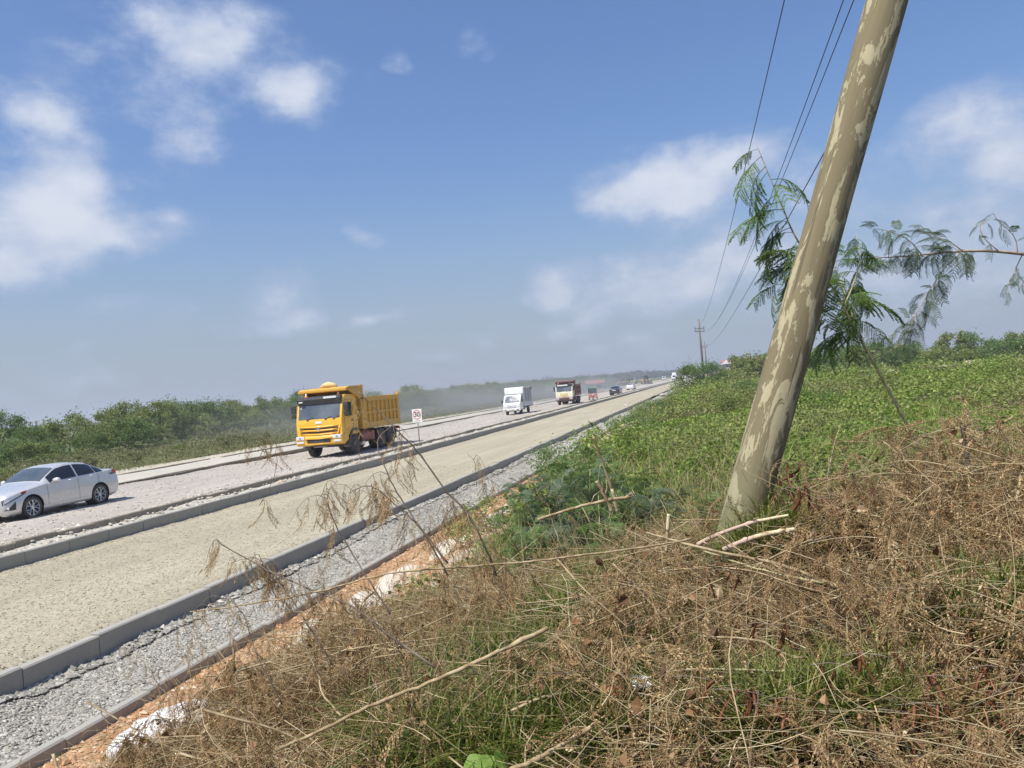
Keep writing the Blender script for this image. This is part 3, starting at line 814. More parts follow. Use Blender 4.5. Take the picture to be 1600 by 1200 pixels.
    if detail == 'yellow':
        for i, (z, hw) in enumerate(fz):
            d = MB(); d.tube([(-hw, F-.004, z-.075), (0, F-.012, z-.105), (hw, F-.004, z-.075)], .030, 6); d.build('grille_slot', M_dark, root)
            d = MB(); d.tube([(-hw-.02, F+.0, z+.02), (-hw*.7, F-.05, z-.0), (0, F-.075, z-.02), (hw*.7, F-.05, z), (hw+.02, F+.0, z+.02)], [.02, .042, .046, .042, .02], 8)
            d.build('grille_bar', cabm, root, smooth=True)
        # emblem: a three-cornered chrome badge
        d = MB()
        for k in range(3):
            a = PI/2 + 2*PI*k/3
            tip = (.13*math.cos(a), 1.42+.13*math.sin(a)); l = (.055*math.cos(a+.95), 1.42+.055*math.sin(a+.95)); r_ = (.055*math.cos(a-.95), 1.42+.055*math.sin(a-.95))
            d.add([(0, F-.15, 1.42), (tip[0], F-.10, tip[1]), (l[0], F-.11, l[1]), (r_[0], F-.11, r_[1])], [(0, 1, 2), (0, 3, 1)])
        d.tube([(.125*math.cos(a), F-.10, 1.42+.125*math.sin(a)) for a in np.linspace(0, 2*PI, 19)], .011, 5, caps=False)
        d.build('emblem', M_chrome, root)
        d = MB(); d.box((-.17, F-.02, 1.66), (.17, F+.02, 1.78)); d.build('number_plate', M_whitep, root, bevel=.004)
        # cheek panels running up from the lamps
        for s in (-1, 1): d = MB(); d.tube([(s*1.13, F-.0, 1.62), (s*1.03, F-.03, 1.22), (s*.86, F-.08, .95)], [.02, .04, .05], 6); d.build('cheek_panel', cabm, root, smooth=True)
    else:
        d = MB(); d.box((-.55, F-.02, 1.28), (.55, F+.02, 1.62)); d.box((-.3, F-.03, 1.16), (.3, F+.02, 1.25)); d.build('grille', M_grille, root, bevel=.03)
        d = MB(); d.box((-.62, F-.03, .72), (-.36, F-.0, .82)); d.build('number_plate', M_whitep, root)
        d = MB(); d.box((-.95, F+.09, 2.70), (.55, F+.13, 2.86)); d.build('visor_band', M_whitep, vis)
    # bumper
    d = MB(); d.prism([(F-.11, .68), (F-.13, 1.0), (F-.08, 1.10), (F+.12, 1.12), (F+.55, 1.12), (F+.62, .80), (F+.10, .60)][::-1], -W2, W2)
    bp = d.build('bumper', bumperm, root, smooth=True, bevel=.05, seg=3, auto=True)
    d = MB(); d.box((-.62, F-.142, .76), (.62, F-.125, .93)); d.build('air_intake', M_dark, bp, bevel=.006)
    if detail == 'yellow':
        d = MB(); d.tube([(-.72, F-.15, .97), (0, F-.17, .945), (.72, F-.15, .97)], .03, 6); d.tube([(-.72, F-.15, .71), (0, F-.17, .69), (.72, F-.15, .71)], .03, 6); d.build('bumper_lip', bumperm, bp, smooth=True)
    for s in (-1, 1):
        d = MB(); xa, xb = sorted((s*.76, s*1.20)); d.box((xa, F-.16, .93), (xb, F-.02, 1.10)); d.build('headlight', M_lamp, bp, bevel=.03)
        d = MB(); d.box((xa+.04, F-.15, .76), (xb-.04, F-.12, .86)); d.build('fog_lamp', M_lamp, bp, bevel=.012)
        d = MB(); d.tube([(s*.98, F-.170, 1.015), (s*.98, F-.15, 1.015)], .055, 12); d.build('lamp_bulb', M_chrome, bp)
    d = MB(); d.box((-.35, F-.04, .52), (.35, F+.02, .60)); d.build('tow_bar', M_steel, root, bevel=.01)
    # beacons
    for x, y in ((-.86, F+.55), (.78, F+.75)):
        d = MB(); d.lathe_z([(.001, 0), (.10, .0), (.095, .05), (.05, .07)], (x, y, 2.97), 14); bc = d.build('beacon', M_amber, root, smooth=True)
        d = MB(); d.lathe_z([(.05, .07), (.05, .15), (.03, .18), (.001, .185)], (x, y, 2.97), 12); d.build('beacon_cap', M_whitep, bc, smooth=True)
    # tipper body
    B0, B1, zb, zt = F+2.05, 3.38, 1.20, 2.80
    t = MB()
    for s in (-1, 1):
        xa, xb = sorted((s*(W2-.05), s*(W2+.0))); t.box((xa, B0, zb), (xb, B1, zt))
    t.box((-W2+.05, B0, zb), (W2-.05, B1, zb+.08)); t.box((-W2+.05, B0, zb+.08), (W2-.05, B0+.06, zt+.42))
    t.box((-W2+.05, B1-.06, zb+.08), (W2-.05, B1, zt))
    bed = t.build('tipper_body', bedm, root, bevel=.008)
    for s in (-1, 1):
        d = MB()
        xa, xb = sorted((s*(W2), s*(W2+.075)))
        for z0, z1 in ((zb-.02, zb+.28), (1.92, 2.03), (zt-.24, zt)): d.box((xa, B0, z0), (xb, B1, z1))
        n = 9
        for i in range(n):
            y = B0+.42+(B1-B0-.62)*i/(n-1)
            wdt = .075 if 0 < i < n-1 else .10
            for z0, z1 in ((zb+.281, 1.919), (2.031, zt-.241)): d.box((xa, y-wdt, z0), (xb-s*.0, y+wdt, z1))
        d.box((min(s*W2, s*(W2+.09)), B0-.02, zb+.1), (max(s*W2, s*(W2+.09)), B0+.30, zt+.02))
        d.build('side_ribs', bedm, bed, bevel=.01)
    # end posts and canopy over the cab
    for s in (-1, 1):
        xa, xb = sorted((s*(W2-.04), s*(W2+.10)))
        d = MB(); d.box((xa, B0-.02, zt), (xb, B0+.30, zt+.62)); d.build('corner_post', bedm, bed, bevel=.012)
        d = MB(); d.box((xa, B1-.12, zt), (xb, B1+.03, zt+.18)); d.build('corner_post', bedm, bed, bevel=.012)
    d = MB()
    y0, y1 = F+.55, B0+.28
    d.prism([(y0, zt+.50), (y0, zt+.40), (y0+.05, zt+.36), (y1, zt+.42), (y1, zt+.60), (y0+.4, zt+.58)][::-1], -W2-.06, W2+.06)
    for s in (-1, 1):
        xa, xb = sorted((s*(W2+.0), s*(W2+.09)))
        d.prism([(y0+.15, zt+.43), (B0+.1, zt-.15), (B0+.28, zt-.2), (B0+.28, zt+.5)], xa, xb)
    can = d.build('canopy', bedm, bed, bevel=.015)
    d = MB(); d.box((W2-.2, B0-.5, 1.95), (W2+.02, B0-.02, 2.12)); d.build('bracket', bedm, bed, bevel=.012)
    # tailgate posts, lamps, load
    d = MB(); d.box((-W2-.03, B1, zb-.05), (W2+.03, B1+.07, zt+.02)); d.build('tailgate', bedm, bed, bevel=.01)
    for s in (-1, 1):
        d = MB(); xa, xb = sorted((s*.75, s*1.2)); d.box((xa, 3.40, .88), (xb, 3.48, 1.02)); d.build('tail_light', M_red, root, bevel=.01)
        d = MB(); xa, xb = sorted((s*.72, s*1.22)); d.box((xa, 2.86, .38), (xb, 2.89, 1.0)); d.build('mud_flap', M_dark, root)
    # heap of rock
    g = np.random.default_rng(5); d = MB()
    for i in range(90):
        x, y = g.uniform(-1.05, 1.05), g.uniform(B0+.4, B1-.2); r_ = g.uniform(.10, .26)
        z = zt - .22 + .14*math.cos(x*1.3)*math.sin((y-B0)/(B1-B0)*PI)
        o6 = [(1,0,0),(-1,0,0),(0,1,0),(0,-1,0),(0,0,1),(0,0,-1)]
        d.add([(x+a*r_*g.uniform(.7, 1.2), y+b_*r_*g.uniform(.7, 1.2), z+c_*r_*g.uniform(.5, .9)) for a, b_, c_ in o6], [(0,2,4),(2,1,4),(1,3,4),(3,0,4),(2,0,5),(1,2,5),(3,1,5),(0,3,5)])
    xs_ = np.linspace(-W2+.06, W2-.06, 9); ys_ = np.linspace(B0+.07, B1-.07, 18); vs = []
    for y in ys_:
        for x in xs_: vs.append((x, y, zt-.16+.1*math.cos(x)+g.uniform(-.04, .04)))
    d.add(vs, [(i*9+j, i*9+j+1, (i+1)*9+j+1, (i+1)*9+j) for i in range(17) for j in range(8)])
    d.build('rock_load', M_rock, root)
    # rolled tarpaulin on the canopy
    if detail == 'yellow':
        d = MB(); pts = [(-.5, y0+.75, zt+.62), (-.25, y0+.75, zt+.70), (.05, y0+.75, zt+.73), (.3, y0+.75, zt+.69), (.45, y0+.75, zt+.62)]
        d.tube(pts, [.04, .12, .14, .12, .05], 10)
        for k, v in enumerate(d.v): d.v[k] = (v[0]+g.uniform(-.02, .02), v[1]*1, v[2]+g.uniform(-.025, .025))
        d.build('tarpaulin_roll', M_canvas, root, smooth=True)
    # tank, battery box and lockers between the axles
    d = MB(); d.tube([(.82, -1.15, .78), (.82, -.2, .78)], .33, 14); d.build('fuel_tank', M_redtank, root, smooth=True, auto=True)
    d = MB(); d.box((.55, -.1, .55), (1.12, .25, 1.02)); d.build('battery_box', M_redtank, root, bevel=.03)
    d = MB(); d.box((.62, -1.5, .42), (1.05, -1.2, .95)); d.build('air_filter', M_steel, root, bevel=.05)
    d = MB(); d.box((-1.1, -1.4, .45), (-.55, .3, 1.0)); d.build('tool_locker', M_steel, root, bevel=.03)
    d = MB(); d.box((.99, -1.35, .36), (1.16, -1.0, .55)); d.build('marker_box', M_whitep, root, bevel=.03)
    return root

# ------------------------------------------------------------------ small box lorry with a slatted body
def make_lorry(label, loc, rz):
    root = thing('box_lorry', label, 'truck', loc, rz)
    L2 = 2.6; F = -L2; W2 = .86
    c = MB(); c.box((-.38, F+.4, .48), (-.30, L2-.1, .62)); c.box((.30, F+.4, .48), (.38, L2-.1, .62)); c.box((-.7, F+.6, .3), (.7, F+1.3, .5)); c.box((-.6, .5, .3), (.2, 1.2, .6))
    c.build('chassis', M_steel, root, bevel=.01)
    for s in (-1, 1): wheel(root, s*.80, F+.88, .31, .20, M_steel, 'truck', s)
    for s in (-1, 1): wheel(root, s*.80, 1.35, .31, .19, M_steel, 'truck', s, dual=False)
    prof = [(F, .42), (F+1.55, .45), (F+1.58, 1.80), (F+1.45, 1.90), (F+.86, 1.92), (F+.70, 1.86), (F+.16, 1.12), (F+.0, 1.02)]
    cb = MB(); cb.prism(prof, -W2, W2); cab = cb.build('cab', M_whitep, root, smooth=True, bevel=.05, seg=3, auto=True)
    bm = bmesh.new(); bm.from_mesh(cab.data); bmesh.ops.recalc_face_normals(bm, faces=bm.faces); bm.to_mesh(cab.data); bm.free()
    ct = MB()
    for s in (-1, 1): ct.lathe_x([(0, .0001), (0, .38), (s*.5, .38), (s*.5, .0001)], (s*.55, F+.88, .33), 22)
    cut = ct.build('cut', [M_dark]); bm = bmesh.new(); bm.from_mesh(cut.data); bmesh.ops.remove_doubles(bm, verts=bm.verts, dist=1e-3)
    bmesh.ops.recalc_face_normals(bm, faces=bm.faces); bm.to_mesh(cut.data); bm.free()
    bool_diff(cab, cut)
    n = Vector((0, -.74, .54)).normalized()*.012
    def q(x, t): return Vector((x, F+.16+.54*t, 1.12+.74*t))+n
    w = MB(); w.quad(q(-.76, .06), q(.76, .06), q(.68, .93), q(-.68, .93)); wsn = w.build('windscreen', M_screen, root)
    for xw in (-.5, .1): d = MB(); d.tube([q(xw, .05)+n, q(xw+.4, .25)+n], .012, 5); d.build('wiper', M_dark, wsn)
    for s in (-1, 1):
        x = s*(W2+.004)
        d = MB(); d.quad((x, F+.42, 1.16), (x, F+1.22, 1.16), (x, F+1.22, 1.72), (x, F+.80, 1.72)); d.build('side_window', M_glass, root)
        d = MB(); d.tube([(x, F+1.32, .5), (x, F+1.32, 1.78)], .008, 4); d.tube([(x, F+.36, .75), (x, F+.34, 1.12)], .008, 4); d.build('door_seam', M_dark, cab)
        d = MB(); d.tube([(s*W2, F+.5, 1.2), (s*(W2+.16), F+.42, 1.25)], .014, 5); xa, xb = sorted((s*(W2+.10), s*(W2+.25))); d.box((xa, F+.36, 1.18), (xb, F+.44, 1.46)); d.build('wing_mirror', M_dark, root, bevel=.015)
        d = MB(); xa, xb = sorted((s*.50, s*.80)); d.box((xa, F-.02, .68), (xb, F+.05, .84)); d.build('headlight', M_lamp, root, bevel=.03)
        d = MB(); xa, xb = sorted((s*.52, s*.72)); d.box((xa, F-.075, .44), (xb, F-.05, .52)); d.build('fog_lamp', M_dark, root, bevel=.01)
    d = MB(); d.box((-.46, F-.012, .66), (.46, F+.03, .82)); gr = d.build('grille', M_dark, root, bevel=.015)
    d = MB(); d.tube([(-.44, F-.02, .745), (.44, F-.02, .745)], .012, 5); d.build('grille_bar', M_chrome, gr)
    d = MB(); d.prism([(F-.06, .38), (F-.07, .58), (F+.2, .60), (F+.3, .36)][::-1], -W2-.01, W2+.01); d.build('bumper', M_whitep, root, bevel=.03)
    d = MB(); d.box((-.24, F-.085, .44), (.24, F-.072, .54)); d.build('number_plate', M_cream, root)
    # body: canvas front and roof, slatted sides
    y0, y1, z0, z1 = F+1.66, L2, .70, 2.62
    d = MB(); d.box((-.93, y0, z0-.06), (.93, y1, z0+.02)); bed = d.build('load_bed', M_steel, root, bevel=.01)
    d = MB(); d.prism([(y0-.01, z0+.02), (y0+.05, z0+.02), (y0+.05, z1-.1), (y1-.05, z1-.1), (y1-.05, z1-.3), (y1, z1-.3), (y1, z1-.06), (y1-.2, z1), (y0-.02, z1+.03), (y0-.38, z1-.06), (y0-.40, z1-.6), (y0-.01, z1-.78)][::-1], -.95, .95)
    cvs = d.build('canvas_cover', M_wcanvas, root, smooth=True, bevel=.03, auto=True)
    for s in (-1, 1):
        d = MB(); xa, xb = sorted((s*.90, s*.945))
        for i in range(13): z = z0+.44+i*.109; d.box((xa, y0+.06, z), (xb, y1-.06, z+.045))
        d.box((xa, y0+.06, z0+.02), (xb+.0, y1-.02, z0+.42))
        d.build('slatted_side', M_wcanvas, root)
        d = MB(); xa, xb = sorted((s*.945, s*.965))
        for y in (y0+.1, y0+1.2, y0+2.3, y1-.12): d.box((xa, y-.04, z0), (xb, y+.04, z1-.1))
        d.build('stake', M_wcanvas, root)
    d = MB(); d.box((-.86, y0+.1, z0+.05), (.86, y1-.1, z0+1.7)); d.build('dark_interior', M_dark, root)  # added dark block, stands in for the shaded inside between the slats
    d = MB(); d.box((.3, F+1.8, .38), (.8, F+2.3, .62)); d.build('fuel_tank', M_steel, root, bevel=.04)
    return root

# ------------------------------------------------------------------ minibus, far off
def make_van(label, loc, rz, load=True):
    root = thing('minibus', label, 'van', loc, rz)
    prof = [(-2.3, .35), (2.3, .35), (2.3, 1.9), (2.1, 2.0), (-1.3, 2.0), (-1.55, 1.9), (-2.05, 1.12), (-2.3, 1.0)]
    cb = MB(); cb.prism(prof, -.87, .87); cb.build('body', M_whitep, root, smooth=True, bevel=.06, auto=True)
    d = MB(); d.quad((-.74, -2.06, 1.16), (.74, -2.06, 1.16), (.66, -1.58, 1.86), (-.66, -1.58, 1.86)); d.build('windscreen', M_glass, root)
    for s in (-1, 1):
        d = MB(); x = s*.875; d.quad((x, -1.7, 1.15), (x, 2.1, 1.15), (x, 2.1, 1.75), (x, -1.4, 1.75)); d.build('side_window', M_glass, root)
        for y in (-1.45, 1.45): wheel(root, s*.84, y, .33, .2, M_alloy, 'truck', s)
        d = MB(); xa, xb = sorted((s*.5, s*.8)); d.box((xa, -2.33, .78), (xb, -2.27, .95)); d.build('headlight', M_lamp, root, bevel=.02)
    d = MB(); d.box((-.85, -2.36, .35), (.85, -2.28, .62)); d.build('bumper', M_dark, root, bevel=.03)
    if load:
        d = MB(); d.prism([(-1.2, 2.02), (1.9, 2.02), (1.9, 2.5), (.8, 2.95), (-.6, 2.9), (-1.2, 2.4)], -.7, .7); d.build('roof_load', M_wcanvas, root, bevel=.12, smooth=True)
    return root

make_car('silver saloon car with dark tinted windows at the left edge of the dusty road', M_silver, (-20.16, 19.30, .0), 0, L=4.36, wb=(.87, 3.40))
make_tipper('big yellow tipper truck with dark visor and ribbed bed driving past the speed sign', M_yel, M_yel2, M_yel, (-18.5, 37.0, .0), 0)
make_lorry('small white lorry with canvas front and slatted box, between the yellow and the maroon tippers', (-19.2, 75.4, .0), 0)
make_tipper('maroon tipper truck with cream cab face and red bumper, behind the white lorry', M_cream, M_maroon, M_maroon, (-17.65, 95.6, .0), 0, None, 'cream').scale = (.86, .86, .86)
make_car('dark blue-black saloon car seen from behind, beyond the maroon tipper', M_black, (-15.9, 130, .0), PI, name='saloon_car', sporty=False)
make_car('white saloon car seen from behind, ahead of the dark car', M_whitep, (-17.6, 172, .0), PI, name='saloon_car', sporty=False)
make_van('white minibus with a white load heaped on its roof, farthest along the near carriageway', (-16.3, 350, 0), 0).scale = (1.15, 1.15, 1.15)
make_van('tiny white minibus with a bare roof, left of the loaded minibus', (-25, 420, 0), 0, False)

# ------------------------------------------------------------------ speed sign
M_signw = plain('sign_white', (.78,.78,.77), .5, var=.03, dirt=.12)
M_signr = plain('sign_red', (.50,.03,.035), .5, var=.05)
M_signk = plain('sign_black', (.03,.03,.032), .5)
M_galv = plain('galvanised_post', (.34,.33,.31), .55, metal=.2, dirt=.3)
sb = P(646, 693, 38.2)
sg = thing('speed_sign', 'square white speed sign with a red ring around the number 30, by the yellow truck', 'road sign', (-15.62, 39.0, .05), R(-10))
d = MB(); d.tube([(0, .03, -.2), (0, .03, 1.8)], .032, 10); d.build('post', M_galv, sg, smooth=True)
d = MB(); d.box((-.30, 0, 1.12), (.30, .012, 1.84)); bd_ = d.build('panel', M_signw, sg, bevel=.004)
d = MB(); d.tube([(.235*math.cos(a), -.004, 1.53+.235*math.sin(a)) for a in np.linspace(0, 2*PI, 41)], .024, 4, caps=False)
for k, v in enumerate(d.v): d.v[k] = (v[0], -.003+(v[1]+.004)*.12, v[2])
d.build('red_ring', M_signr, bd_)
def text_mesh(name, body, size, mat, parent, loc, bold=.0, ext=.002):
    cu = bpy.data.curves.new(name, 'FONT'); cu.body = body; cu.size = size; cu.align_x = 'CENTER'; cu.align_y = 'CENTER'; cu.extrude = ext; cu.offset = bold
    o = bpy.data.objects.new('tmp', cu); COL.objects.link(o)
    dg = bpy.context.evaluated_depsgraph_get(); dg.update()
    me = bpy.data.meshes.new_from_object(o.evaluated_get(dg)); bpy.data.objects.remove(o)
    me.materials.clear()
    q = link(name, me, mat, parent); q.location = loc; q.rotation_euler = (PI/2, 0, 0); return q
text_mesh('digits', '30', .36, M_signk, bd_, (0, -.003, 1.535), .008)
d = MB()
for i in range(9): d.box((-.19+i*.043, -.003, 1.185), (-.19+i*.043+.03, 0, 1.205 + .008*(i % 3)))
d.build('small_print', M_signk, bd_)
# ------------------------------------------------------------------ foliage
F_tree = leafmat('tree_leaves', [(0, (0.082,0.122,0.029)), (.4, (0.145,0.195,0.046)), (.8, (0.221,0.265,0.068)), (1, (0.350,0.377,0.107))], .25, .6, (0.233,0.244,0.080), .25)
F_tree2 = leafmat('tree_leaves_dark', [(0, (0.057,0.099,0.025)), (.5, (0.100,0.156,0.035)), (1, (0.202,0.255,0.063))], .25, .6, (0.113,0.198,0.035), .3)
F_far = leafmat('far_tree_leaves', [(0, (0.042,0.060,0.027)), (.5, (0.066,0.086,0.037)), (1, (0.102,0.120,0.056))], .2, .7)
F_weed = leafmat('weed_leaves', [(0, (0.103,0.116,0.044)), (.5, (0.172,0.182,0.072)), (.85, (0.253,0.248,0.110)), (1, (0.380,0.352,0.209))], .3, .6, (0.196,0.182,0.088), .5)
F_vine = leafmat('vine_leaves', [(0, (0.081,0.150,0.020)), (.4, (0.148,0.245,0.030)), (.8, (0.222,0.326,0.050)), (1, (0.337,0.415,0.100))], .4, .5, (.240,.215,.085), .45)
F_vine2 = leafmat('field_leaves', [(0, (0.093,0.165,0.024)), (.45, (0.177,0.271,0.041)), (.85, (0.271,0.347,0.065)), (1, (0.441,0.461,0.128))], .35, .55, (.255,.225,.110), .16)
F_feather = leafmat('feathery_leaves', [(0, (0.083,0.147,0.043)), (.5, (0.136,0.217,0.061)), (1, (0.219,0.296,0.097))], .35, .5)
F_feather2 = leafmat('blue_green_leaves', [(0, (0.077,0.121,0.068)), (.5, (0.116,0.165,0.095)), (1, (0.187,0.231,0.137))], .35, .5)
F_grass = leafmat('grass_blades', [(0, (0.077,0.113,0.018)), (.5, (0.131,0.171,0.030)), (.85, (0.218,0.233,0.050)), (1, (0.361,0.278,0.110))], .35, .5)
F_dry = leafmat('dry_leaflets', [(0, (0.136,0.073,0.032)), (.35, (0.284,0.175,0.079)), (.75, (0.473,0.328,0.165)), (1, (0.675,0.538,0.315))], .25, .8, (0.298,0.181,0.086), .8)
F_drystem = leafmat('dry_twigs', [(0, (0.169,0.115,0.061)), (.5, (0.377,0.277,0.149)), (.9, (0.546,0.432,0.257)), (1, (0.715,0.621,0.405))], 0, .7)
F_straw = leafmat('straw', [(0, (0.287,0.204,0.096)), (.5, (0.437,0.348,0.180)), (1, (0.598,0.516,0.312))], .2, .7)
F_pod = leafmat('dry_pods', [(0, (0.056,0.020,0.010)), (.5, (0.152,0.052,0.021)), (.85, (0.264,0.105,0.042)), (1, (0.400,0.196,0.091))], .12, .5, spec=.5)
def bark(name, a, b_, sc=18, rough=.8):
    m, t, b = newmat(name); co = objco(t)
    c = mixc(t, rng(t, noise(t, mapv(t, co, (1, 1, .25)), sc, 5), .35, .65), a, b_)
    t.links.new(c, b.inputs['Base Color']); b.inputs['Roughness'].default_value = rough; b.inputs['Specular IOR Level'].default_value = .25
    bump(t, b, noise(t, co, sc*2, 4), .35, .004); return m
M_bark = bark('bark', (.12,.10,.075), (.22,.19,.145))
M_greenstem = bark('green_brown_stem', (.30,.255,.13), (.42,.38,.21), 25)
M_drywood = bark('dry_wood', (.25,.175,.09), (.43,.34,.20), 22)
M_darkwood = bark('dark_twig', (.13,.10,.075), (.24,.19,.14), 20)
M_peeled = bark('peeled_wood', (.44,.35,.19), (.62,.53,.34), 26)
M_pinkwood = bark('pinkish_branch', (.36,.25,.19), (.48,.36,.27), 12)

rg = np.random.default_rng(11)
def rotmats(n, g, tilt=None, up=None):
    """random rotations; tilt limits the lean of the local z axis from vertical (radians)"""
    a = g.uniform(0, 2*PI, n)
    if tilt is None:
        z = g.uniform(-1, 1, n); th = np.arccos(z)
    else: th = np.abs(g.normal(0, tilt, n))
    b = g.uniform(0, 2*PI, n)
    ca, sa, ct, st, cb, sb_ = np.cos(a), np.sin(a), np.cos(th), np.sin(th), np.cos(b), np.sin(b)
    Rz = np.zeros((n, 3, 3)); Rz[:, 0, 0] = ca; Rz[:, 0, 1] = -sa; Rz[:, 1, 0] = sa; Rz[:, 1, 1] = ca; Rz[:, 2, 2] = 1
    Ry = np.zeros((n, 3, 3)); Ry[:, 0, 0] = ct; Ry[:, 0, 2] = st; Ry[:, 1, 1] = 1; Ry[:, 2, 0] = -st; Ry[:, 2, 2] = ct
    Rb = np.zeros((n, 3, 3)); Rb[:, 0, 0] = cb; Rb[:, 0, 1] = -sb_; Rb[:, 1, 0] = sb_; Rb[:, 1, 1] = cb; Rb[:, 2, 2] = 1
    return Rb @ Ry @ Rz
def replicate(tv, tf, Rm, sc, pos):
    """template verts (k,3), faces list of (m,q) -> replicated arrays"""
    n = len(pos); k = len(tv)
    v = np.einsum('nij,kj->nki', Rm, tv)*np.asarray(sc).reshape(n, 1, -1) + pos[:, None]
    off = (np.arange(n)*k)[:, None, None]
    return v.reshape(-1, 3), [(f[None]+off).reshape(-1, f.shape[1]) for f in tf]
class Acc:
    def __init__(s): s.v = []; s.f = {}; s.n = 0
    def add(s, v, fl):
        for f in fl:
            s.f.setdefault(f.shape[1], []).append(f + s.n)
        s.v.append(v); s.n += len(v)
    def mesh(s, name, smooth=False):
        return npmesh(name, np.concatenate(s.v), [np.concatenate(q) for q in s.f.values()], smooth)
LEAF4 = (np.array([(0, 0, 0), (.32, .5, .07), (0, 1, -.03), (-.32, .5, .07)], float), [np.array([(0, 1, 2, 3)])])
LEAF_HEART = (np.array([(0, 0, 0), (.42, .12, .08), (.46, .45, .10), (0, 1, -.06), (-.46, .45, .10), (-.42, .12, .08), (0, .4, 0)], float),
              [np.array([(0, 1, 2, 6), (6, 2, 3, 4), (0, 6, 4, 5)])])
def leaf_cloud(n, size, g, pos, tilt=None, tmpl=LEAF4, jit=.4):
    return replicate(tmpl[0], tmpl[1], rotmats(n, g, tilt), size*(1+g.uniform(-jit, jit, n)), pos)

def crown_mesh(name, seed, rx, ry, h, nl, ls, nc=34, low=.15, flat=.75, spread=.42):
    g = np.random.default_rng(seed)
    # clumps on the shell of a lopsided dome, each filled with leaves mostly near its own skin
    a = g.uniform(0, 2*PI, nc); u = g.uniform(0, 1, nc)**.8
    rr = .45 + .55*g.random(nc)**.5
    cz = h*(low + (1-low)*u*.92)
    w = np.sqrt(np.clip(1-(u*.95)**2.2, .05, 1))*rr
    cx, cy = np.cos(a)*rx*w*(1+.25*np.sin(a*2+seed)), np.sin(a)*ry*w
    cr = (.16+.20*g.random(nc))*min(rx, ry, h)*spread*2.4
    idx = g.integers(0, nc, nl)
    d = g.normal(0, 1, (nl, 3)); d /= np.linalg.norm(d, axis=1)[:, None]
    rad = g.random(nl)**.35
    p = np.stack([cx[idx], cy[idx], cz[idx]], 1) + d*(cr[idx]*rad)[:, None]*np.array([1.1, 1.1, flat])
    # stray sprigs break the outline
    ns = nl//14
    si = g.integers(0, nc, ns); dd = g.normal(0, 1, (ns, 3)); dd[:, 2] = np.abs(dd[:, 2])*1.2; dd /= np.linalg.norm(dd, axis=1)[:, None]
    p2 = np.stack([cx[si], cy[si], cz[si]], 1) + dd*(cr[si]*(1+.55*g.random(ns)))[:, None]
    p = np.concatenate([p, p2]); p[:, 2] = np.maximum(p[:, 2], .03)
    v, f = leaf_cloud(len(p), ls, g, p)
    return npmesh(name, v, f), (cx, cy, cz)
def trunk_mesh(seed, tops, h, r0):
    g = random.Random(seed); b = MB()
    fork = Vector((g.uniform(-.15, .15), g.uniform(-.15, .15), h*.28))
    b.tube([(0, 0, -.1), fork*.5+Vector((.04, 0, 0)), fork], [r0, r0*.8, r0*.7], 7)
    n = min(8, len(tops[0]))
    for i in range(n):
        t = Vector((tops[0][i], tops[1][i], tops[2][i]))
        m = fork.lerp(t, .5)+Vector((g.uniform(-.2, .2), g.uniform(-.2, .2), g.uniform(0, .3)))
        b.tube([fork, m, t], [r0*.5, r0*.3, r0*.12], 5)
    return b
TREES = {}
def tree_proto(key, seed, rx, ry, h, nl, ls, mat, label, cat='tree', group=None, nc=34, name='bushy_tree', low=.12, r0=.12, **kw):
    root = thing(name, label, cat, group=group)
    me, tops = crown_mesh('crown', seed, rx, ry, h, nl, ls, nc, low, **kw)
    link('crown', me, mat, root)
    trunk_mesh(seed, tops, h, r0).build('trunk', M_bark, root, smooth=True)
    TREES[key] = [root, False]; return root
def plant(key, loc, rz=0, sc=(1, 1, 1), label=None, group=None):
    root, used = TREES[key]
    o = copy_tree(root) if used else root
    TREES[key][1] = True
    o.location = loc; o.rotation_euler = (0, 0, rz); o.scale = sc
    if label: o['label'] = label
    if group: o['group'] = group
    return o
def px_of(x, y, z):
    d = Vector((x, y, z-EYE)); return 800 + FPX*d.dot(right)/d.dot(fwd)
def where(x, y, z=2):
    p = px_of(x, y, z)
    return ('above the silver saloon' if p < 185 else 'between the silver saloon and the yellow truck' if p < 455 else 'behind the yellow truck' if p < 655
            else 'between the speed sign and the white lorry' if p < 785 else 'beyond the white lorry')
GT = 'trees in the tree line beyond the far carriageway'
LT = 'one of the dense green bushy trees in the line beyond the far carriageway'
for k in range(7):
    tree_proto('L%d' % k, 20+k, 2.5+.4*(k % 3), 2.3+.3*(k % 2), 3.6+.35*(k % 4), 6500, .15, [F_tree, F_tree2][k % 2], LT, group=GT, nc=30+5*(k % 3))
r = random.Random(3)
def lz(x, y): return float(prof_left(np.array([x]), np.array([y]))[0])
y = 20.0; i = 0
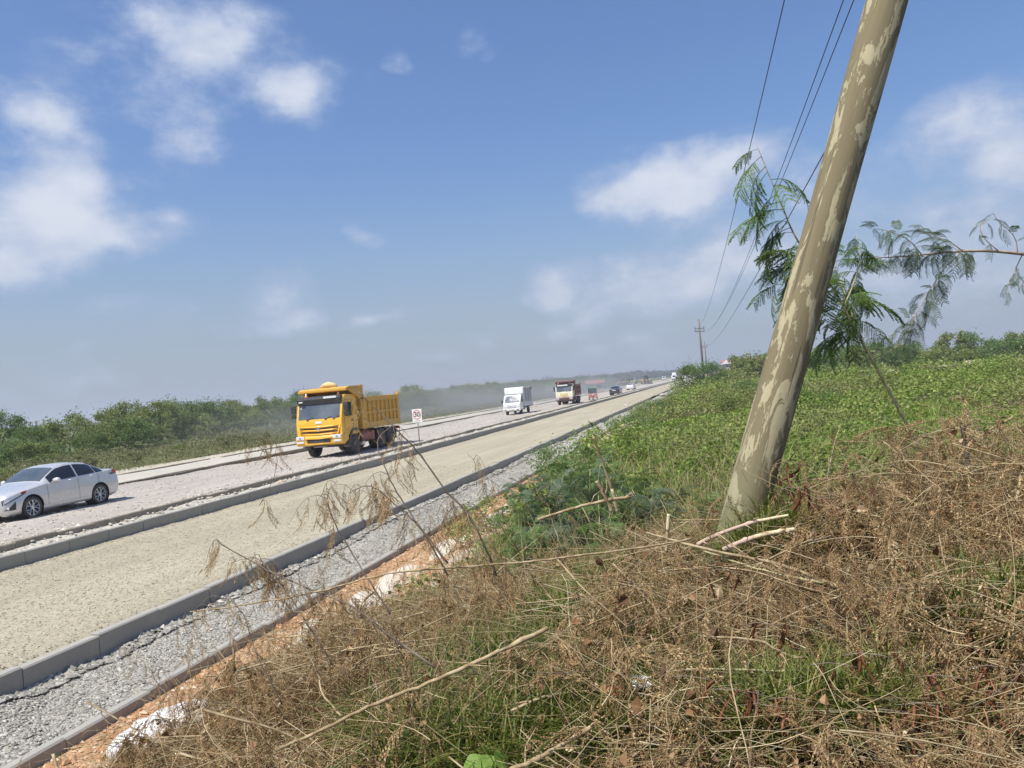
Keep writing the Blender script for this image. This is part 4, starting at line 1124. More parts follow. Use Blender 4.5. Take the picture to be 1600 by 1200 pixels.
while y < 330:
    step = 2.9 if y < 90 else 3.8 if y < 170 else 5.5
    x = -43 - r.uniform(0, 3.5) - 3.0*math.sin(y*.035)
    s = r.uniform(.62, .95)
    if 47 < y < 52 or 100 < y < 104: s *= .8
    if y < 46: s *= .60
    elif y < 52: s *= .8
    plant('L%d' % r.randrange(7), (x, y, lz(x, y)-.05), r.uniform(0, 6.28), (s*1.1, s*1.1, s*r.uniform(.85, 1.08)), 'front-row tree of the far tree line, '+where(x, y))
    if r.random() < .6:
        x2 = x - r.uniform(4, 9); s2 = r.uniform(.8, 1.05)*(.55 if y < 48 else 1)
        plant('L%d' % r.randrange(7), (x2, y+r.uniform(-2, 2), lz(x2, y)-.05), r.uniform(0, 6.28), (s2, s2, s2), 'back-row tree of the far tree line, '+where(x2, y))
    if r.random() < .55 and y < 200:
        x3 = x + r.uniform(2.2, 3.2); s3 = r.uniform(.3, .5)
        plant('L%d' % r.randrange(7), (x3, y+r.uniform(-1.5, 1.5), lz(x3, y)-.05), r.uniform(0, 6.28), (s3*1.3, s3*1.3, s3), 'low young tree before the far tree line, '+where(x3, y))
    y += step*r.uniform(.8, 1.2)
# low shrubs at the edge of the meadow
tree_proto('S0', 60, .9, .8, .95, 1500, .07, F_weed, 'low grey-green roadside shrub in the weeds before the tree line', 'shrub', 'low shrubs in the weeds beyond the far carriageway', nc=14, name='low_shrub', low=.05, r0=.03)
tree_proto('S1', 61, .8, .8, .8, 1500, .07, F_tree, 'low grey-green roadside shrub in the weeds before the tree line', 'shrub', 'low shrubs in the weeds beyond the far carriageway', nc=12, name='low_shrub', low=.05, r0=.03)
for y in np.concatenate([np.arange(22, 90, 3.1), np.arange(90, 260, 7)]):
    x = -31.5 - r.uniform(0, 7)
    s = r.uniform(.6, 1.15)
    plant('S%d' % r.randrange(2), (x, y+r.uniform(-1, 1), lz(x, y)), r.uniform(0, 6.28), (s, s, s*r.uniform(.7, 1)), 'knee-high shrub before the far trees, '+where(x, y))
# the weeds themselves
def scatter_leaves(name, n, xf, yf, zf, hmax, size, mat, seed, tmpl=LEAF4, tilt=None, dens=None, label=None, clump=1.5):
    g = np.random.default_rng(seed)
    x, y = xf(g, n), yf(g, n)
    c = fbm(x*clump, y*clump, 3, seed)+.5
    if dens is not None:
        keep = g.random(n) < dens(x, y, c); x, y, c = x[keep], y[keep], c[keep]
    sz = size(x, y) if callable(size) else np.full(len(x), size)
    hm = hmax(x, y) if callable(hmax) else hmax
    z = zf(x, y) + hm*np.clip(c, 0.05, 1.1)*g.random(len(x))**.6
    v, f = replicate(tmpl[0], tmpl[1], rotmats(len(x), g, tilt), sz*(1+g.uniform(-.4, .4, len(x))), np.stack([x, y, z], 1))
    o = link(name, npmesh(name, v, f), mat); o['kind'] = 'stuff'; return o
LX = lambda x, y: prof_left(x, y)+.02
scatter_leaves('weeds', 120000, lambda g, n: -30.3-13*g.random(n)**1.1, lambda g, n: 18+170*g.random(n)**1.7, LX,
               lambda x, y: .25+.75*sstep(-30.5, -33, x), lambda x, y: .05+.0012*y, F_weed, 71, clump=.7)
scatter_leaves('verge_grass', 22000, lambda g, n: -28.2-2.6*g.random(n), lambda g, n: 18+140*g.random(n)**1.6, lambda x, y: .10+0*x,
               .16, lambda x, y: .05+.001*y, F_weed, 72, dens=lambda x, y, c: sstep(.42, .62, c)*sstep(-28.2, -30, x), clump=.5)

# far woods closing the plain
def woods(name, x0, y0, x1, y1, depth, h, n, ls, mat, seed, zb=0):
    g = np.random.default_rng(seed)
    u = g.random(n); w = g.random(n)*depth
    dx, dy = x1-x0, y1-y0; L = math.hypot(dx, dy); nx_, ny_ = -dy/L, dx/L
    x, y = x0+dx*u+nx_*w, y0+dy*u+ny_*w
    top = h*(.62+.75*(fbm(u*L/(h*2.6), w/(h*2), 4, seed)+.15))
    z = zb + np.maximum(top, h*.2)*g.random(n)**.75
    v, f = leaf_cloud(n, ls, g, np.stack([x, y, z], 1))
    o = link(name, npmesh(name, v, f), mat); o['kind'] = 'stuff'; return o
woods('far_woods', -52, 320, -75, 760, 30, 6.0, 42000, .62, F_far, 81)
woods('horizon_woods', -330, 900, 90, 1150, 60, 11, 60000, 2.2, F_far, 82)
woods('left_woods', -85, 75, -62, 300, 12, 3.4, 26000, .38, F_tree, 83, .1)
woods('left_low_hill', -420, 180, -130, 420, 40, 4.5, 26000, 1.1, F_far, 84, 0)
woods('right_far_woods', 12, 330, 260, 300, 30, 2.6, 42000, .6, F_tree, 85, .9)

# right-hand field
RX = lambda x, y: terr(x, y)
scatter_leaves('vine_cover', 190000, lambda g, n: -3.2+11*g.random(n), lambda g, n: 5.2+11*g.random(n)**1.3, RX,
               lambda x, y: .14+.55*sstep(.5, .8, fbm(x*.7, y*.7, 3, 6)+.5), lambda x, y: .030+.0012*y, F_vine, 91, LEAF_HEART, .75, dens=lambda x, y, c: sstep(-3.0, -1.9, x+.9*(c-.5)), clump=.8)
scatter_leaves('field_plants', 230000, lambda g, n: -3.3+34*g.random(n)**1.15, lambda g, n: 15+42*g.random(n)**1.2, RX,
               lambda x, y: .25+.75*sstep(.45, .75, fbm(x*.35, y*.35, 3, 7)+.5), lambda x, y: .045+.0018*y, F_vine2, 92, LEAF4, .9, dens=lambda x, y, c: sstep(.2, .5, c)*sstep(-3.2, -2.3, x), clump=.45)
scatter_leaves('far_field_plants', 90000, lambda g, n: -3.3+110*g.random(n)**1.1, lambda g, n: 55+120*g.random(n), RX,
               lambda x, y: .35+.9*sstep(.45, .75, fbm(x*.2, y*.2, 3, 8)+.5), lambda x, y: .10+.002*y, F_vine2, 93, LEAF4, .9, dens=lambda x, y, c: sstep(.2, .5, c), clump=.25)
# hedge of thorn bushes at the back of the field
for k in range(4):
    tree_proto('H%d' % k, 40+k, 2.3+.4*(k % 2), 2.1, 2.3+.3*k, 4200, .17, [F_tree, F_feather][k % 2], 'one of the rounded green thorn bushes in the hedge behind the green field', 'bush', 'bushes in the hedge behind the field', name='thorn_bush', nc=22, low=.04, r0=.06)
def rz_(x, y): return float(terr(np.array([x]), np.array([y]))[0])
for j in range(2):
    x = 4.0
    while x < 96:
        yy = 104 - .28*x + 9*j + r.uniform(-3, 3); s = r.uniform(.8, 1.2)*(1.12 if j else .92)
        pq = px_of(x, yy, 2); plant('H%d' % r.randrange(4), (x, yy, rz_(x, yy)-.1), r.uniform(0, 6.28), (s*1.1, s*1.1, s), '%s-row thorn bush of the field hedge, %s' % (['front', 'back'][j], 'left of the leaning pole' if pq < 1200 else 'just right of the leaning pole' if pq < 1380 else 'under the arching branch' if pq < 1520 else 'at the right edge'))
        x += r.uniform(2.0, 3.2)
# shrubs along the bank towards the pole line
for k in range(3):
    tree_proto('B%d' % k, 50+k, 1.1, 1.0, 1.25, 3600, .06, [F_feather, F_tree, F_vine2][k], 'rounded green shrub on top of the roadside bank', 'shrub', 'green shrubs along the top of the bank', name='bank_shrub', nc=20, low=.05, r0=.03, spread=.5)
NUM = 'one two three four five six seven eight nine ten eleven twelve thirteen fourteen fifteen sixteen'.split()
BSH = ((-2.9, 15.5, 0, .8), (-2.5, 18.5, 1, .8), (-2.9, 21.5, 2, .7), (-2.7, 25, 0, .8), (-2.8, 29, 1, .8), (-2.6, 34, 0, .9), (-3.1, 38, 2, .8), (-2.6, 44, 1, .8),
                      (-2.5, 52, 0, .75), (-2.4, 60, 1, .7), (-2.3, 68, 0, .6), (.5, 30, 1, .8), (3.2, 26, 0, .7), (7, 36, 2, .9), (1.5, 44, 0, .9), (10, 30, 1, .8), (-2.2, 12.0, 0, .62), (-2.9, 9.9, 2, .5))
for (x, yy, k, s) in BSH:
    plant('B%d' % k, (x, yy, rz_(x, yy)-.05), r.uniform(0, 6.28), (s, s, s*.9), ('shrub along the roadside edge of the bank, number %s counting away from the camera' % NUM[sorted(q[1] for q in BSH if q[0] < -2).index(yy)]) if x < -2 else ('small shrub out in the green field, number %s counting away from the camera' % NUM[sorted(q[1] for q in BSH if q[0] >= -2).index(yy)]))
tree_proto('BB', 77, 2.2, 2.4, 2.9, 9000, .11, F_tree2, 'biggest dark green bush, round the foot of the far power pole', 'bush', name='roadside_bush', nc=40, low=.03, r0=.08)
plant('BB', (-1.2, 78, .7), 1.0, (1.0, 1.2, .95))
tree_proto('BC', 78, 2.4, 2.2, 2.2, 7000, .11, F_tree, 'wide low bush on the field side of the far power pole', 'bush', name='roadside_bush', nc=34, low=.03, r0=.08)
plant('BC', (1.6, 86, .8), 2.0, (1.1, 1.3, .7))
# pale soil heaps in the field
def rock(name, label, cat, loc, s, mat, seed, group=None, fl=.5):
    bm = bmesh.new(); bmesh.ops.create_icosphere(bm, subdivisions=3, radius=1)
    for v in bm.verts:
        n = float(fbm(np.array([v.co.x*1.3+seed]), np.array([v.co.y*1.3+v.co.z*1.7]), 4, seed)[0]); v.co *= 1+.45*n; v.co.z *= fl
        v.co *= s
    me = bpy.data.meshes.new(name); bm.to_mesh(me); bm.free()
    o = link(name, me, mat); o.location = loc; tag(o, label, cat, group); return o
M_paleearth = ground_mat('pale_earth', [(.50,.41,.29), (.58,.50,.38), (.38,.29,.19)], 12, .4, .8, .8, .05)
for i, (px, py, s) in enumerate(((1513, 572, .8), (1538, 570, 1.1), (1400, 577, .6), (1394, 585, .9), (1475, 585, .6), (1530, 563, .8))):
    p = P(px, py, 62 if i < 2 else 55); 
    rock('earth_heap', 'low heap of pale bare earth lying in the green field', 'earth heap', (p.x, p.y, rz_(p.x, p.y)+.1), s*.45, M_paleearth, i, 'pale earth heaps in the field')
# ------------------------------------------------------------------ leaning power pole
def pole_mat():
    m, t, b = newmat('weathered_pole'); co = objco(t)
    st = mapv(t, co, (1, 1, .30))
    n1 = mth(t, 'ADD', noise(t, st, 7.5, 8, .66, .9), mth(t, 'MULTIPLY', mth(t, 'SUBTRACT', noise(t, mapv(t, co, (1, 1, .12)), 60, 4, .6), .5), .14))
    c = mixc(t, noise(t, mapv(t, co, (1, 1, .06)), 40, 4, .6), (.15,.122,.068), (.215,.178,.102))
    pale = mixc(t, noise(t, co, 30, 4), (.33,.29,.175), (.41,.36,.225))
    f = rng(t, n1, .515, .550)
    c = mixc(t, mth(t, 'MULTIPLY', f, .95), c, pale)
    edge = mth(t, 'MULTIPLY', rng(t, n1, .505, .522), rng(t, n1, .531, .522))
    c = mixc(t, mth(t, 'MULTIPLY', edge, .45), c, (.13,.11,.07))
    crack = rng(t, noise(t, mapv(t, co, (1, 1, .025)), 34, 3, .5), .30, .36, 1, 0)
    c = mixc(t, mth(t, 'MULTIPLY', crack, .7), c, (.09,.075,.05))
    s = t.nodes.new('ShaderNodeSeparateXYZ'); t.links.new(co, s.inputs[0])
    foot_tone = rng(t, mth(t, 'ADD', s.outputs[2], mth(t, 'MULTIPLY', n1, .5)), .95, .25, 0, .55)  # pole colour turns olive towards its foot
    c = mixc(t, foot_tone, c, (.17,.175,.10))
    t.links.new(c, b.inputs['Base Color']); b.inputs['Roughness'].default_value = .82; b.inputs['Specular IOR Level'].default_value = .25
    bump(t, b, mth(t, 'ADD', mth(t, 'ADD', mth(t, 'MULTIPLY', f, .35), noise(t, mapv(t, co, (1, 1, .1)), 50, 3)), mth(t, 'MULTIPLY', crack, -.8)), .5, .004)
    return m
M_pole = pole_mat()
pb, pt = P(1149, 850, 4.6), P(1386, 0, 4.78)
ax = (pt-pb).normalized()
root = thing('utility_pole', 'thick mottled wooden power pole leaning right in the foreground', 'power pole', pb)
b = MB(); n = 40; L = 8.6
zz = np.linspace(-.9, L, 60)
for z in zz:
    rr = .121 - .0008*max(z, 0) + (.004*math.sin(z*2.3))
    for k in range(n):
        a = 2*PI*k/n; q = rr*(1+.012*math.sin(3*a+z*.7)+.008*math.sin(7*a+z*2.1)); b.v.append((q*math.cos(a), q*math.sin(a), z))
b.f = [(i*n+k, i*n+(k+1) % n, (i+1)*n+(k+1) % n, (i+1)*n+k) for i in range(59) for k in range(n)] + [tuple(range(59*n, 60*n))]; b.m = [0]*len(b.f)
po = b.build('pole', M_pole, root, smooth=True); po.rotation_euler = ax.to_track_quat('Z', 'Y').to_euler()
M_ink = plain('black_scrawl', (.05,.042,.035), .9)
# a patch of flaked black paint on the right flank
g = np.random.default_rng(4); v = []; f = []
for i in range(60):
    a0 = -1.05 + g.normal(0, .16); z0 = 1.42 + g.normal(0, .13); w, h = g.uniform(.02, .07), g.uniform(.01, .035)
    k = len(v)
    for da, dz in ((-w, -h), (w, -h*g.random()), (w*g.random(), h), (-w, h*.6)):
        rr = .1535 - .0052*z0 + .003; v.append((rr*math.cos(a0+da), rr*math.sin(a0+da), z0+dz))
    f.append((k, k+1, k+2, k+3))
q = MB(); q.v = v; q.f = f; q.m = [0]*len(f)
# wires
M_wire = plain('black_wire', (.03,.03,.032), .6)
FAR = 108.0
def wire(label, pix, ztop, fx, fy):
    r0 = ray(*pix[0]); t0 = (ztop-EYE)/r0.z; A = r0*t0 + Vector((0, 0, EYE)); B = P(fx, fy, FAR)
    hd = Vector((B.x-A.x, B.y-A.y, 0)); nrm = Vector((-hd.y, hd.x, 0))
    pts = [A]
    for p in pix[1:]:
        r = ray(*p); den = nrm.dot(r)
        t = nrm.dot(Vector((A.x, A.y, 0)))/den
        pts.append(r*t+Vector((0, 0, EYE)))
    pts = [p for p in pts if p.y < 104] + [B]
    # smooth: quadratic through distance
    ys = np.array([p.y for p in pts]); zs = np.array([p.z for p in pts])
    co = np.polyfit(ys, zs, 2)
    off = B.z - np.polyval(co, B.y)
    Y = np.linspace(-22, B.y, 90)
    out = []
    for y in Y:
        u = (y-A.y)/(B.y-A.y); out.append((A.x+(B.x-A.x)*u, y, float(np.polyval(co, max(y, -22)))+off*max(0, u)**3))
    print(label, [round(float(q), 3) for q in co], [round(z, 2) for z in zs], round(float(off), 2))
    o = MB(); o.tube(out, .0085, 6); o = o.build('power_line', M_wire, None, smooth=True); tag(o, label, 'power line', 'power lines along the road')
wire('leftmost thin black power line crossing the sky to the far pole', [(1223, 0), (1177, 215), (1157, 290), (1135, 385), (1112, 462)], 8.3, 1090, 510)
wire('second power line from the left, left one of the close pair', [(1316, 0), (1279, 110), (1240, 215), (1205, 305), (1170, 395)], 8.3, 1098, 519)
wire('third power line from the left, right one of the close pair', [(1331, 0), (1290, 115), (1250, 215), (1212, 305), (1175, 392)], 8.3, 1104, 515)
wire('lowest power line, passing behind the leaning pole', [(1289, 236), (1247, 315), (1230, 342), (1195, 407)], 5.6, 1104, 540)

# far power poles
def far_pole(label, base, h, rz=0, sc=1):
    root = thing('utility_pole', label, 'power pole', base, rz, None)
    b = MB(); b.tube([(0, 0, -1), (0, 0, h*.6), (.0, 0, h)], [.17, .14, .10], 8); b.build('pole', M_bark, root, smooth=True)
    for z, s in ((h-1.35, 1), (h-1.75, 1)):
        b = MB(); b.box((-.75, -.05, z-.05), (.75, .05, z+.05)); ca = b.build('crossarm', M_steel, root)
        ca.rotation_euler = (0, R(25) if z > h-1.5 else R(-14), 0) ; ca.location = (0, 0, 0)
        ca.rotation_euler = (0, 0, R(30))
        for x in (-.7, .7):
            q = MB(); q.lathe_z([(.05, 0), (.07, .08), (.05, .12), (.06, .2), (.001, .24)], (x, 0, z+.05), 8); q.build('insulator', M_steel, ca)
    return root
pf = P(1099, 583, FAR)
far_pole('power pole with crossarms standing behind the dark bush', (pf.x, pf.y, .9), P(1096.5, 498, FAR).z - .9)
pf2 = P(1105, 583, 215)
far_pole('smaller farther power pole just right of the crossarmed pole', (pf2.x, pf2.y, .9), P(1103, 533, 215).z - .9)

# ------------------------------------------------------------------ feathery fronds
def frond_template(seed, npair=8, plen=.36, leafl=.058, nl=15, droop=.35, pang=.95, dry=False):
    """unit-long compound leaf along +x, hanging towards -z"""
    g = np.random.default_rng(seed); v = []; f = []
    def quad(a, b_, c, d):
        k = len(v); v.extend([a, b_, c, d]); f.append((k, k+1, k+2, k+3))
    def rach(u): return np.array([u, .03*math.sin(u*3+seed), .12*math.sin(u*PI*.8) - droop*u*u])
    ns = 8
    for i in range(ns):
        a, c = rach(i/ns), rach((i+1)/ns); w = .009*(1-.5*i/ns)
        quad(a+[0, w, 0], c+[0, w, 0], c-[0, w, 0], a-[0, w, 0]); quad(a+[0, 0, w], c+[0, 0, w], c-[0, 0, w], a-[0, 0, w])
    for i in range(npair):
        u = .22+.78*(i+.5)/npair; base = rach(u)
        for s in (-1, 1):
            L = plen*(.75+.5*math.sin(PI*(i+1)/(npair+1)))*g.uniform(.85, 1.15)
            ang = pang+g.uniform(-.15, .15)
            d0 = np.array([math.cos(ang), s*math.sin(ang), -.15-.2*g.random()])
            d0 /= np.linalg.norm(d0)
            sag = g.uniform(.25, .6)
            def pt(t): return base + d0*L*t*(1-.15*t) + np.array([0, 0, -sag*L*t*t])
            for j in range(3):
                a, c = pt(j/3), pt((j+1)/3); quad(a+[0, 0, .004], c+[0, 0, .004], c-[0, 0, .004], a-[0, 0, .004])
            for j in range(nl):
                t = (j+.6)/nl; p0 = pt(t); tan = pt(min(t+.05, 1.05))-p0; tan /= np.linalg.norm(tan)
                sd = np.cross(tan, [0, 0, 1]); sd /= np.linalg.norm(sd)+1e-9
                for q in (-1, 1):
                    ll = leafl*g.uniform(.8, 1.2)*(1-.35*abs(t-.45))
                    dr = tan*.45 + sd*q*.85 + np.array([0, 0, g.uniform(-.45, .05)])
                    if dry: dr = tan*.5+sd*q*.4+np.array([0, 0, -g.uniform(.3, 1.0)])
                    dr /= np.linalg.norm(dr); ww = np.cross(dr, [0, 0, 1.0]); ww /= np.linalg.norm(ww)+1e-9; ww *= ll*(.30 if not dry else .26)
                    quad(p0, p0+dr*ll*.5+ww, p0+dr*ll, p0+dr*ll*.5-ww)
    return np.array(v, float), [np.array(f)]
FR = [frond_template(s, 7+s % 3) for s in range(4)]
FRfine = [frond_template(s+10, 10, .28, .042, 13, .5, 1.0) for s in range(4)]
def dirmats(dirs, roll, g):
    """frames with local x along dirs and local z as near up as roll allows"""
    x = np.asarray(dirs, float); x = x/np.linalg.norm(x, axis=1)[:, None]
    up_ = np.tile([0., 0, 1], (len(x), 1)); y = np.cross(up_, x); y /= np.linalg.norm(y, axis=1)[:, None]+1e-9
    z = np.cross(x, y); c, s = np.cos(roll)[:, None], np.sin(roll)[:, None]
    y2 = y*c+z*s; z2 = np.cross(x, y2)
    return np.stack([x, y2, z2], 2)
def bez(pts, n):
    pts = [np.array(p, float) for p in pts]; out = []
    m = len(pts)-1
    for i in range(n+1):
        t = i/n*m; k = min(int(t), m-1); f = t-k
        p0, p1, p2, p3 = pts[max(k-1, 0)], pts[k], pts[k+1], pts[min(k+2, m)]
        out.append(.5*((2*p1)+(p2-p0)*f+(2*p0-5*p1+4*p2-p3)*f*f+(3*p1-p0-3*p2+p3)*f**3))
    return out
def fronds_on(paths, per_m, size, tm, g, side_bias=None, u0=.15, droop=.35, out=1.0):
    A = Acc()
    for path in paths:
        P_ = np.array(path); seg = np.linalg.norm(np.diff(P_, axis=0), axis=1); L = seg.sum(); n = max(3, int(L*per_m))
        u = u0+(1-u0)*(np.arange(n)+g.random(n)*.6)/n; u = np.minimum(u, 1)
        cum = np.concatenate([[0], np.cumsum(seg)])/L
        pos = np.stack([np.interp(u, cum, P_[:, k]) for k in range(3)], 1)
        tan = np.stack([np.interp(np.minimum(u+.03, 1), cum, P_[:, k]) for k in range(3)], 1) - np.stack([np.interp(u-.03, cum, P_[:, k]) for k in range(3)], 1)
        tan /= np.linalg.norm(tan, axis=1)[:, None]
        d = tan*.35 + g.normal(0, .55, (n, 3))*out; 
        if side_bias is not None: d += np.array(side_bias)*g.uniform(.3, 1.2, n)[:, None]
        d[:, 2] -= droop*g.random(n)
        sz = size*(1-.35*u)*g.uniform(.7, 1.15, n)
        R_ = dirmats(d, g.uniform(-.5, .5, n), g)
        which = g.integers(0, len(tm), n)
        for w in range(len(tm)):
            k = which == w
            if k.any():
                v, f = replicate(tm[w][0], tm[w][1], R_[k], sz[k], pos[k]); A.add(v, f)
    return A
def V3(p): return (p.x, p.y, p.z)
g = np.random.default_rng(31)
# young feathery tree rising behind the leaning pole
st = bez([P(1452, 730, 5.9), P(1395, 622, 5.8), P(1345, 530, 5.7), P(1300, 448, 5.65), P(1247, 377, 5.6), P(1222, 322, 5.6), P(1200, 270, 5.6), P(1183, 228, 5.6)], 30)
tr = thing('feathery_sapling', 'tall young tree with drooping feathery leaves rising behind the leaning pole', 'sapling', tuple(st[0]))
o0 = np.array(st[0])
loc = [np.array(p)-o0 for p in st]
low = loc[0]+np.array([.12, .1, -.95])
b = MB(); b.tube([low]+loc, [.014]+[.0125-.0105*i/30 for i in range(31)], 8); 
sub = []
def brn(pixs, dep): return [np.array(P(x, y, d))-o0 for (x, y), d in zip(pixs, dep)]
sub.append(bez(brn([(1318, 480), (1335, 440), (1345, 400), (1338, 365)], [5.68, 5.75, 5.8, 5.85]), 8))
sub.append(bez(brn([(1338, 515), (1325, 470), (1310, 430), (1300, 380)], [5.7, 5.9, 6, 6.05]), 8))
sub.append(bez(brn([(1265, 402), (1235, 430), (1215, 455)], [5.62, 5.6, 5.55]), 6))
sub.append(bez(brn([(1362, 562), (1392, 548), (1410, 535)], [5.75, 5.7, 5.7]), 6))
for s_ in sub: b.tube(s_, [.006-.004*i/(len(s_)-1) for i in range(len(s_))], 6)
b.build('trunk', M_greenstem, tr, smooth=True)
A = fronds_on([loc[12:21]], 20, .40, FR, g, (-.9, 0, -.1), .0, .7)
B_ = fronds_on([loc[19:]], 19, .40, FR, g, (-.85, -.1, -.75), .0, .7, .7)
C_ = fronds_on(sub[:2], 34, .27, FR, g, (.2, 0, -.4), .1, 1.0)
D_ = fronds_on(sub[2:3], 22, .32, FR, g, (-.2, 0, -.4), .1, .8)
B2_ = fronds_on([loc[8:17]], 20, .42, FR, g, (-.9, 0, -.35), .0, .6)
E_ = fronds_on([loc[9:13]], 8, .22, FR, g, (.1, .1, -.5), .2, .9)
M_ = Acc()
for q in (A, B_, B2_, C_, D_, E_): M_.add(np.concatenate(q.v), [np.concatenate(z) for z in q.f.values()])
link('leaves', M_.mesh('leaves'), F_feather, tr)
# thorny branch arching in from the right
tp = P(1790, 700, 7.4)
bt = thing('arching_branch', 'long bare-stemmed tree branch with fine grey-green leaflets arching in from the right', 'tree branch', (tp.x, tp.y, rz_(tp.x, tp.y)))
o0 = np.array(bt.location)
main = bez([np.array([0, 0, -.2]), *brn([(1800, 560), (1730, 440), (1660, 405), (1600, 397), (1540, 392), (1480, 394), (1420, 400), (1365, 403)], [7.3, 7.1, 6.9, 6.7, 6.6, 6.5, 6.45, 6.4])], 40)
b = MB(); b.tube(main, [.03-.0265*(i/40)**.8 for i in range(41)], 7)
subs = [bez(brn([(1503, 394), (1475, 420), (1452, 455), (1430, 492), (1400, 520), (1370, 528)], [6.5, 6.5, 6.45, 6.4, 6.4, 6.4]), 14),
        bez(brn([(1505, 393), (1480, 375), (1455, 370), (1430, 352)], [6.5, 6.5, 6.5, 6.5]), 8),
        bez(brn([(1560, 392), (1538, 372), (1532, 352), (1552, 340)], [6.6, 6.6, 6.6, 6.6]), 8),
        bez(brn([(1598, 397), (1582, 430), (1570, 460)], [6.7, 6.7, 6.7]), 8),
        bez(brn([(1620, 400), (1600, 440), (1590, 455)], [6.75, 6.75, 6.75]), 8),
        bez(brn([(1590, 396), (1585, 370), (1560, 345), (1550, 330)], [6.7, 6.7, 6.7, 6.7]), 8),
        bez(brn([(1440, 398), (1420, 375), (1385, 360), (1360, 358)], [6.45, 6.4, 6.4, 6.4]), 8),
        bez(brn([(1430, 492), (1415, 535), (1400, 548)], [6.4, 6.4, 6.4]), 6)]
for s_ in subs: b.tube(s_, [.0055-.004*i/(len(s_)-1) for i in range(len(s_))], 5)
b.build('branch', M_pinkwood, bt, smooth=True)
A = fronds_on([main[26:]], 42, .20, FRfine, g, (0, 0, .1), .0, .9); B_ = fronds_on(subs[:1], 36, .19, FRfine, g, (.1, 0, -.2), .2, .8)
C_ = fronds_on([subs[1], subs[6], subs[7]], 40, .22, FRfine, g, None, .1, .4); D_ = fronds_on([subs[2], subs[3], subs[4], subs[5]], 16, .17, FRfine, g, None, .2, .5)
M_ = Acc()
for q in (A, B_, C_, D_): M_.add(np.concatenate(q.v), [np.concatenate(z) for z in q.f.values()])
link('leaves', M_.mesh('leaves'), F_feather2, bt)

# ------------------------------------------------------------------ feathery seedlings on the bank
def seedling_proto(k, h, nst):
    g = np.random.default_rng(200+k); root = thing('feathery_seedling', 'feathery green seedling shrub growing out of the grassy bank', 'seedling', group='feathery seedlings on the bank')
    b = MB(); paths = []
    for i in range(nst):
        a = g.uniform(0, 2*PI); le = g.uniform(.15, .5)
        p = bez([(0, 0, -.05), (le*.3*math.cos(a), le*.3*math.sin(a), h*.5), (le*h*math.cos(a), le*h*math.sin(a), h*g.uniform(.75, 1.05))], 8); paths.append(p)
        b.tube(p, [.007-.005*q/8 for q in range(9)], 5)
    b.build('stem', M_greenstem, root, smooth=True)
    A = fronds_on(paths, 22, .24, FR, g, None, .1, .3)
    link('leaves', A.mesh('leaves'), [F_feather, F_feather2][k % 2], root)
    TREES['F%d' % k] = [root, False]
for k in range(3): seedling_proto(k, .75-.12*k, 4+k)
for (x, yy, k, s, lb) in ((-1.8, 6.6, 0, 1.0, None), (-1.3, 7.4, 1, 1.3, None), (-.9, 6.3, 2, .9, None), (-2.2, 8.4, 2, 1.2, None), (-1.0, 8.2, 0, 1.3, None), (-.55, 6.9, 1, 1.1, None), (-2.5, 10.2, 1, 1.2, None), (-1.7, 9.6, 0, 1.35, None), (-1.1, 6.9, 0, 1.15, None), (-1.8, 7.8, 1, 1.2, None), (-1.4, 9.0, 2, 1.4, None),
        (.42, 4.75, 2, .55, 'small grey-green seedling right against the foot of the leaning pole'), (2.1, 6.9, 0, .9, None), (2.6, 6.2, 1, .9, None), (1.6, 7.6, 2, .9, None), (-.1, 7.9, 2, .8, None), (-2.9, 6.3, 2, .5, None), (3.3, 7.2, 1, 1.0, None)):
    plant('F%d' % k, (x, yy, rz_(x, yy)), r.uniform(0, 6.28), (s, s, s), lb or ('feathery seedling shrub on the grassy bank left of the leaning pole' if x < .2 else 'feathery seedling shrub behind the dry brush right of the leaning pole'))
# ------------------------------------------------------------------ foreground brush
HOLES = [(P(760, 1010, 4.1).x, P(760, 1010, 4.1).y, .40, .72), (P(880, 900, 4.6).x, P(880, 900, 4.6).y, .32, .6), (P(1560, 1020, 3.2).x, P(1560, 1020, 3.2).y, .22, .7), (P(780, 1180, 3.1).x, P(780, 1180, 3.1).y, .25, .6), (P(1250, 1170, 2.9).x, P(1250, 1170, 2.9).y, .22, .7)]
def in_brush(x, y):
    """how much dry brush lies at x, y (0..1)"""
    x = np.asarray(x, float); y = np.asarray(y, float)
    n = fbm(x*1.3, y*1.3, 3, 140)
    a = sstep(-4.2, -2.9, x + .35*n*2 - .06*(y-5))
    b_ = sstep(6.4, 5.6, y + .5*n - .12*(x+1.5))
    rightfar = sstep(.5, 1.2, x)*sstep(6.3, 5.4, y)
    q = a*np.maximum(b_, rightfar)
    for cx, cy, rr, k in HOLES: q = q*(1-k*np.exp(-((x-cx)/rr)**2-((y-cy)/rr)**2))
    return q
def heap(x, y):
    x = np.asarray(x, float); y = np.asarray(y, float)
    h = .14 + .46*np.exp(-((x-1.6)/.66)**2-((y-4.75)/.75)**2) + .20*np.exp(-((x-.9)/.8)**2-((y-3.6)/.7)**2) + .22*np.exp(-((x+.9)/.9)**2-((y-3.9)/.9)**2) + .10*np.exp(-((x+2.2)/.8)**2-((y-4.2)/.9)**2)
    h = h + .16*fbm(x*1.7, y*1.7, 4, 150) + .36*fbm(x*3.2, y*3.2, 3, 152) + .11
    h = h*(1-.75*np.exp(-((x-.20)/.34)**2-((y-4.55)/.36)**2))
    return 1.15*np.maximum(h, .03)*np.maximum(in_brush(x, y), .15)
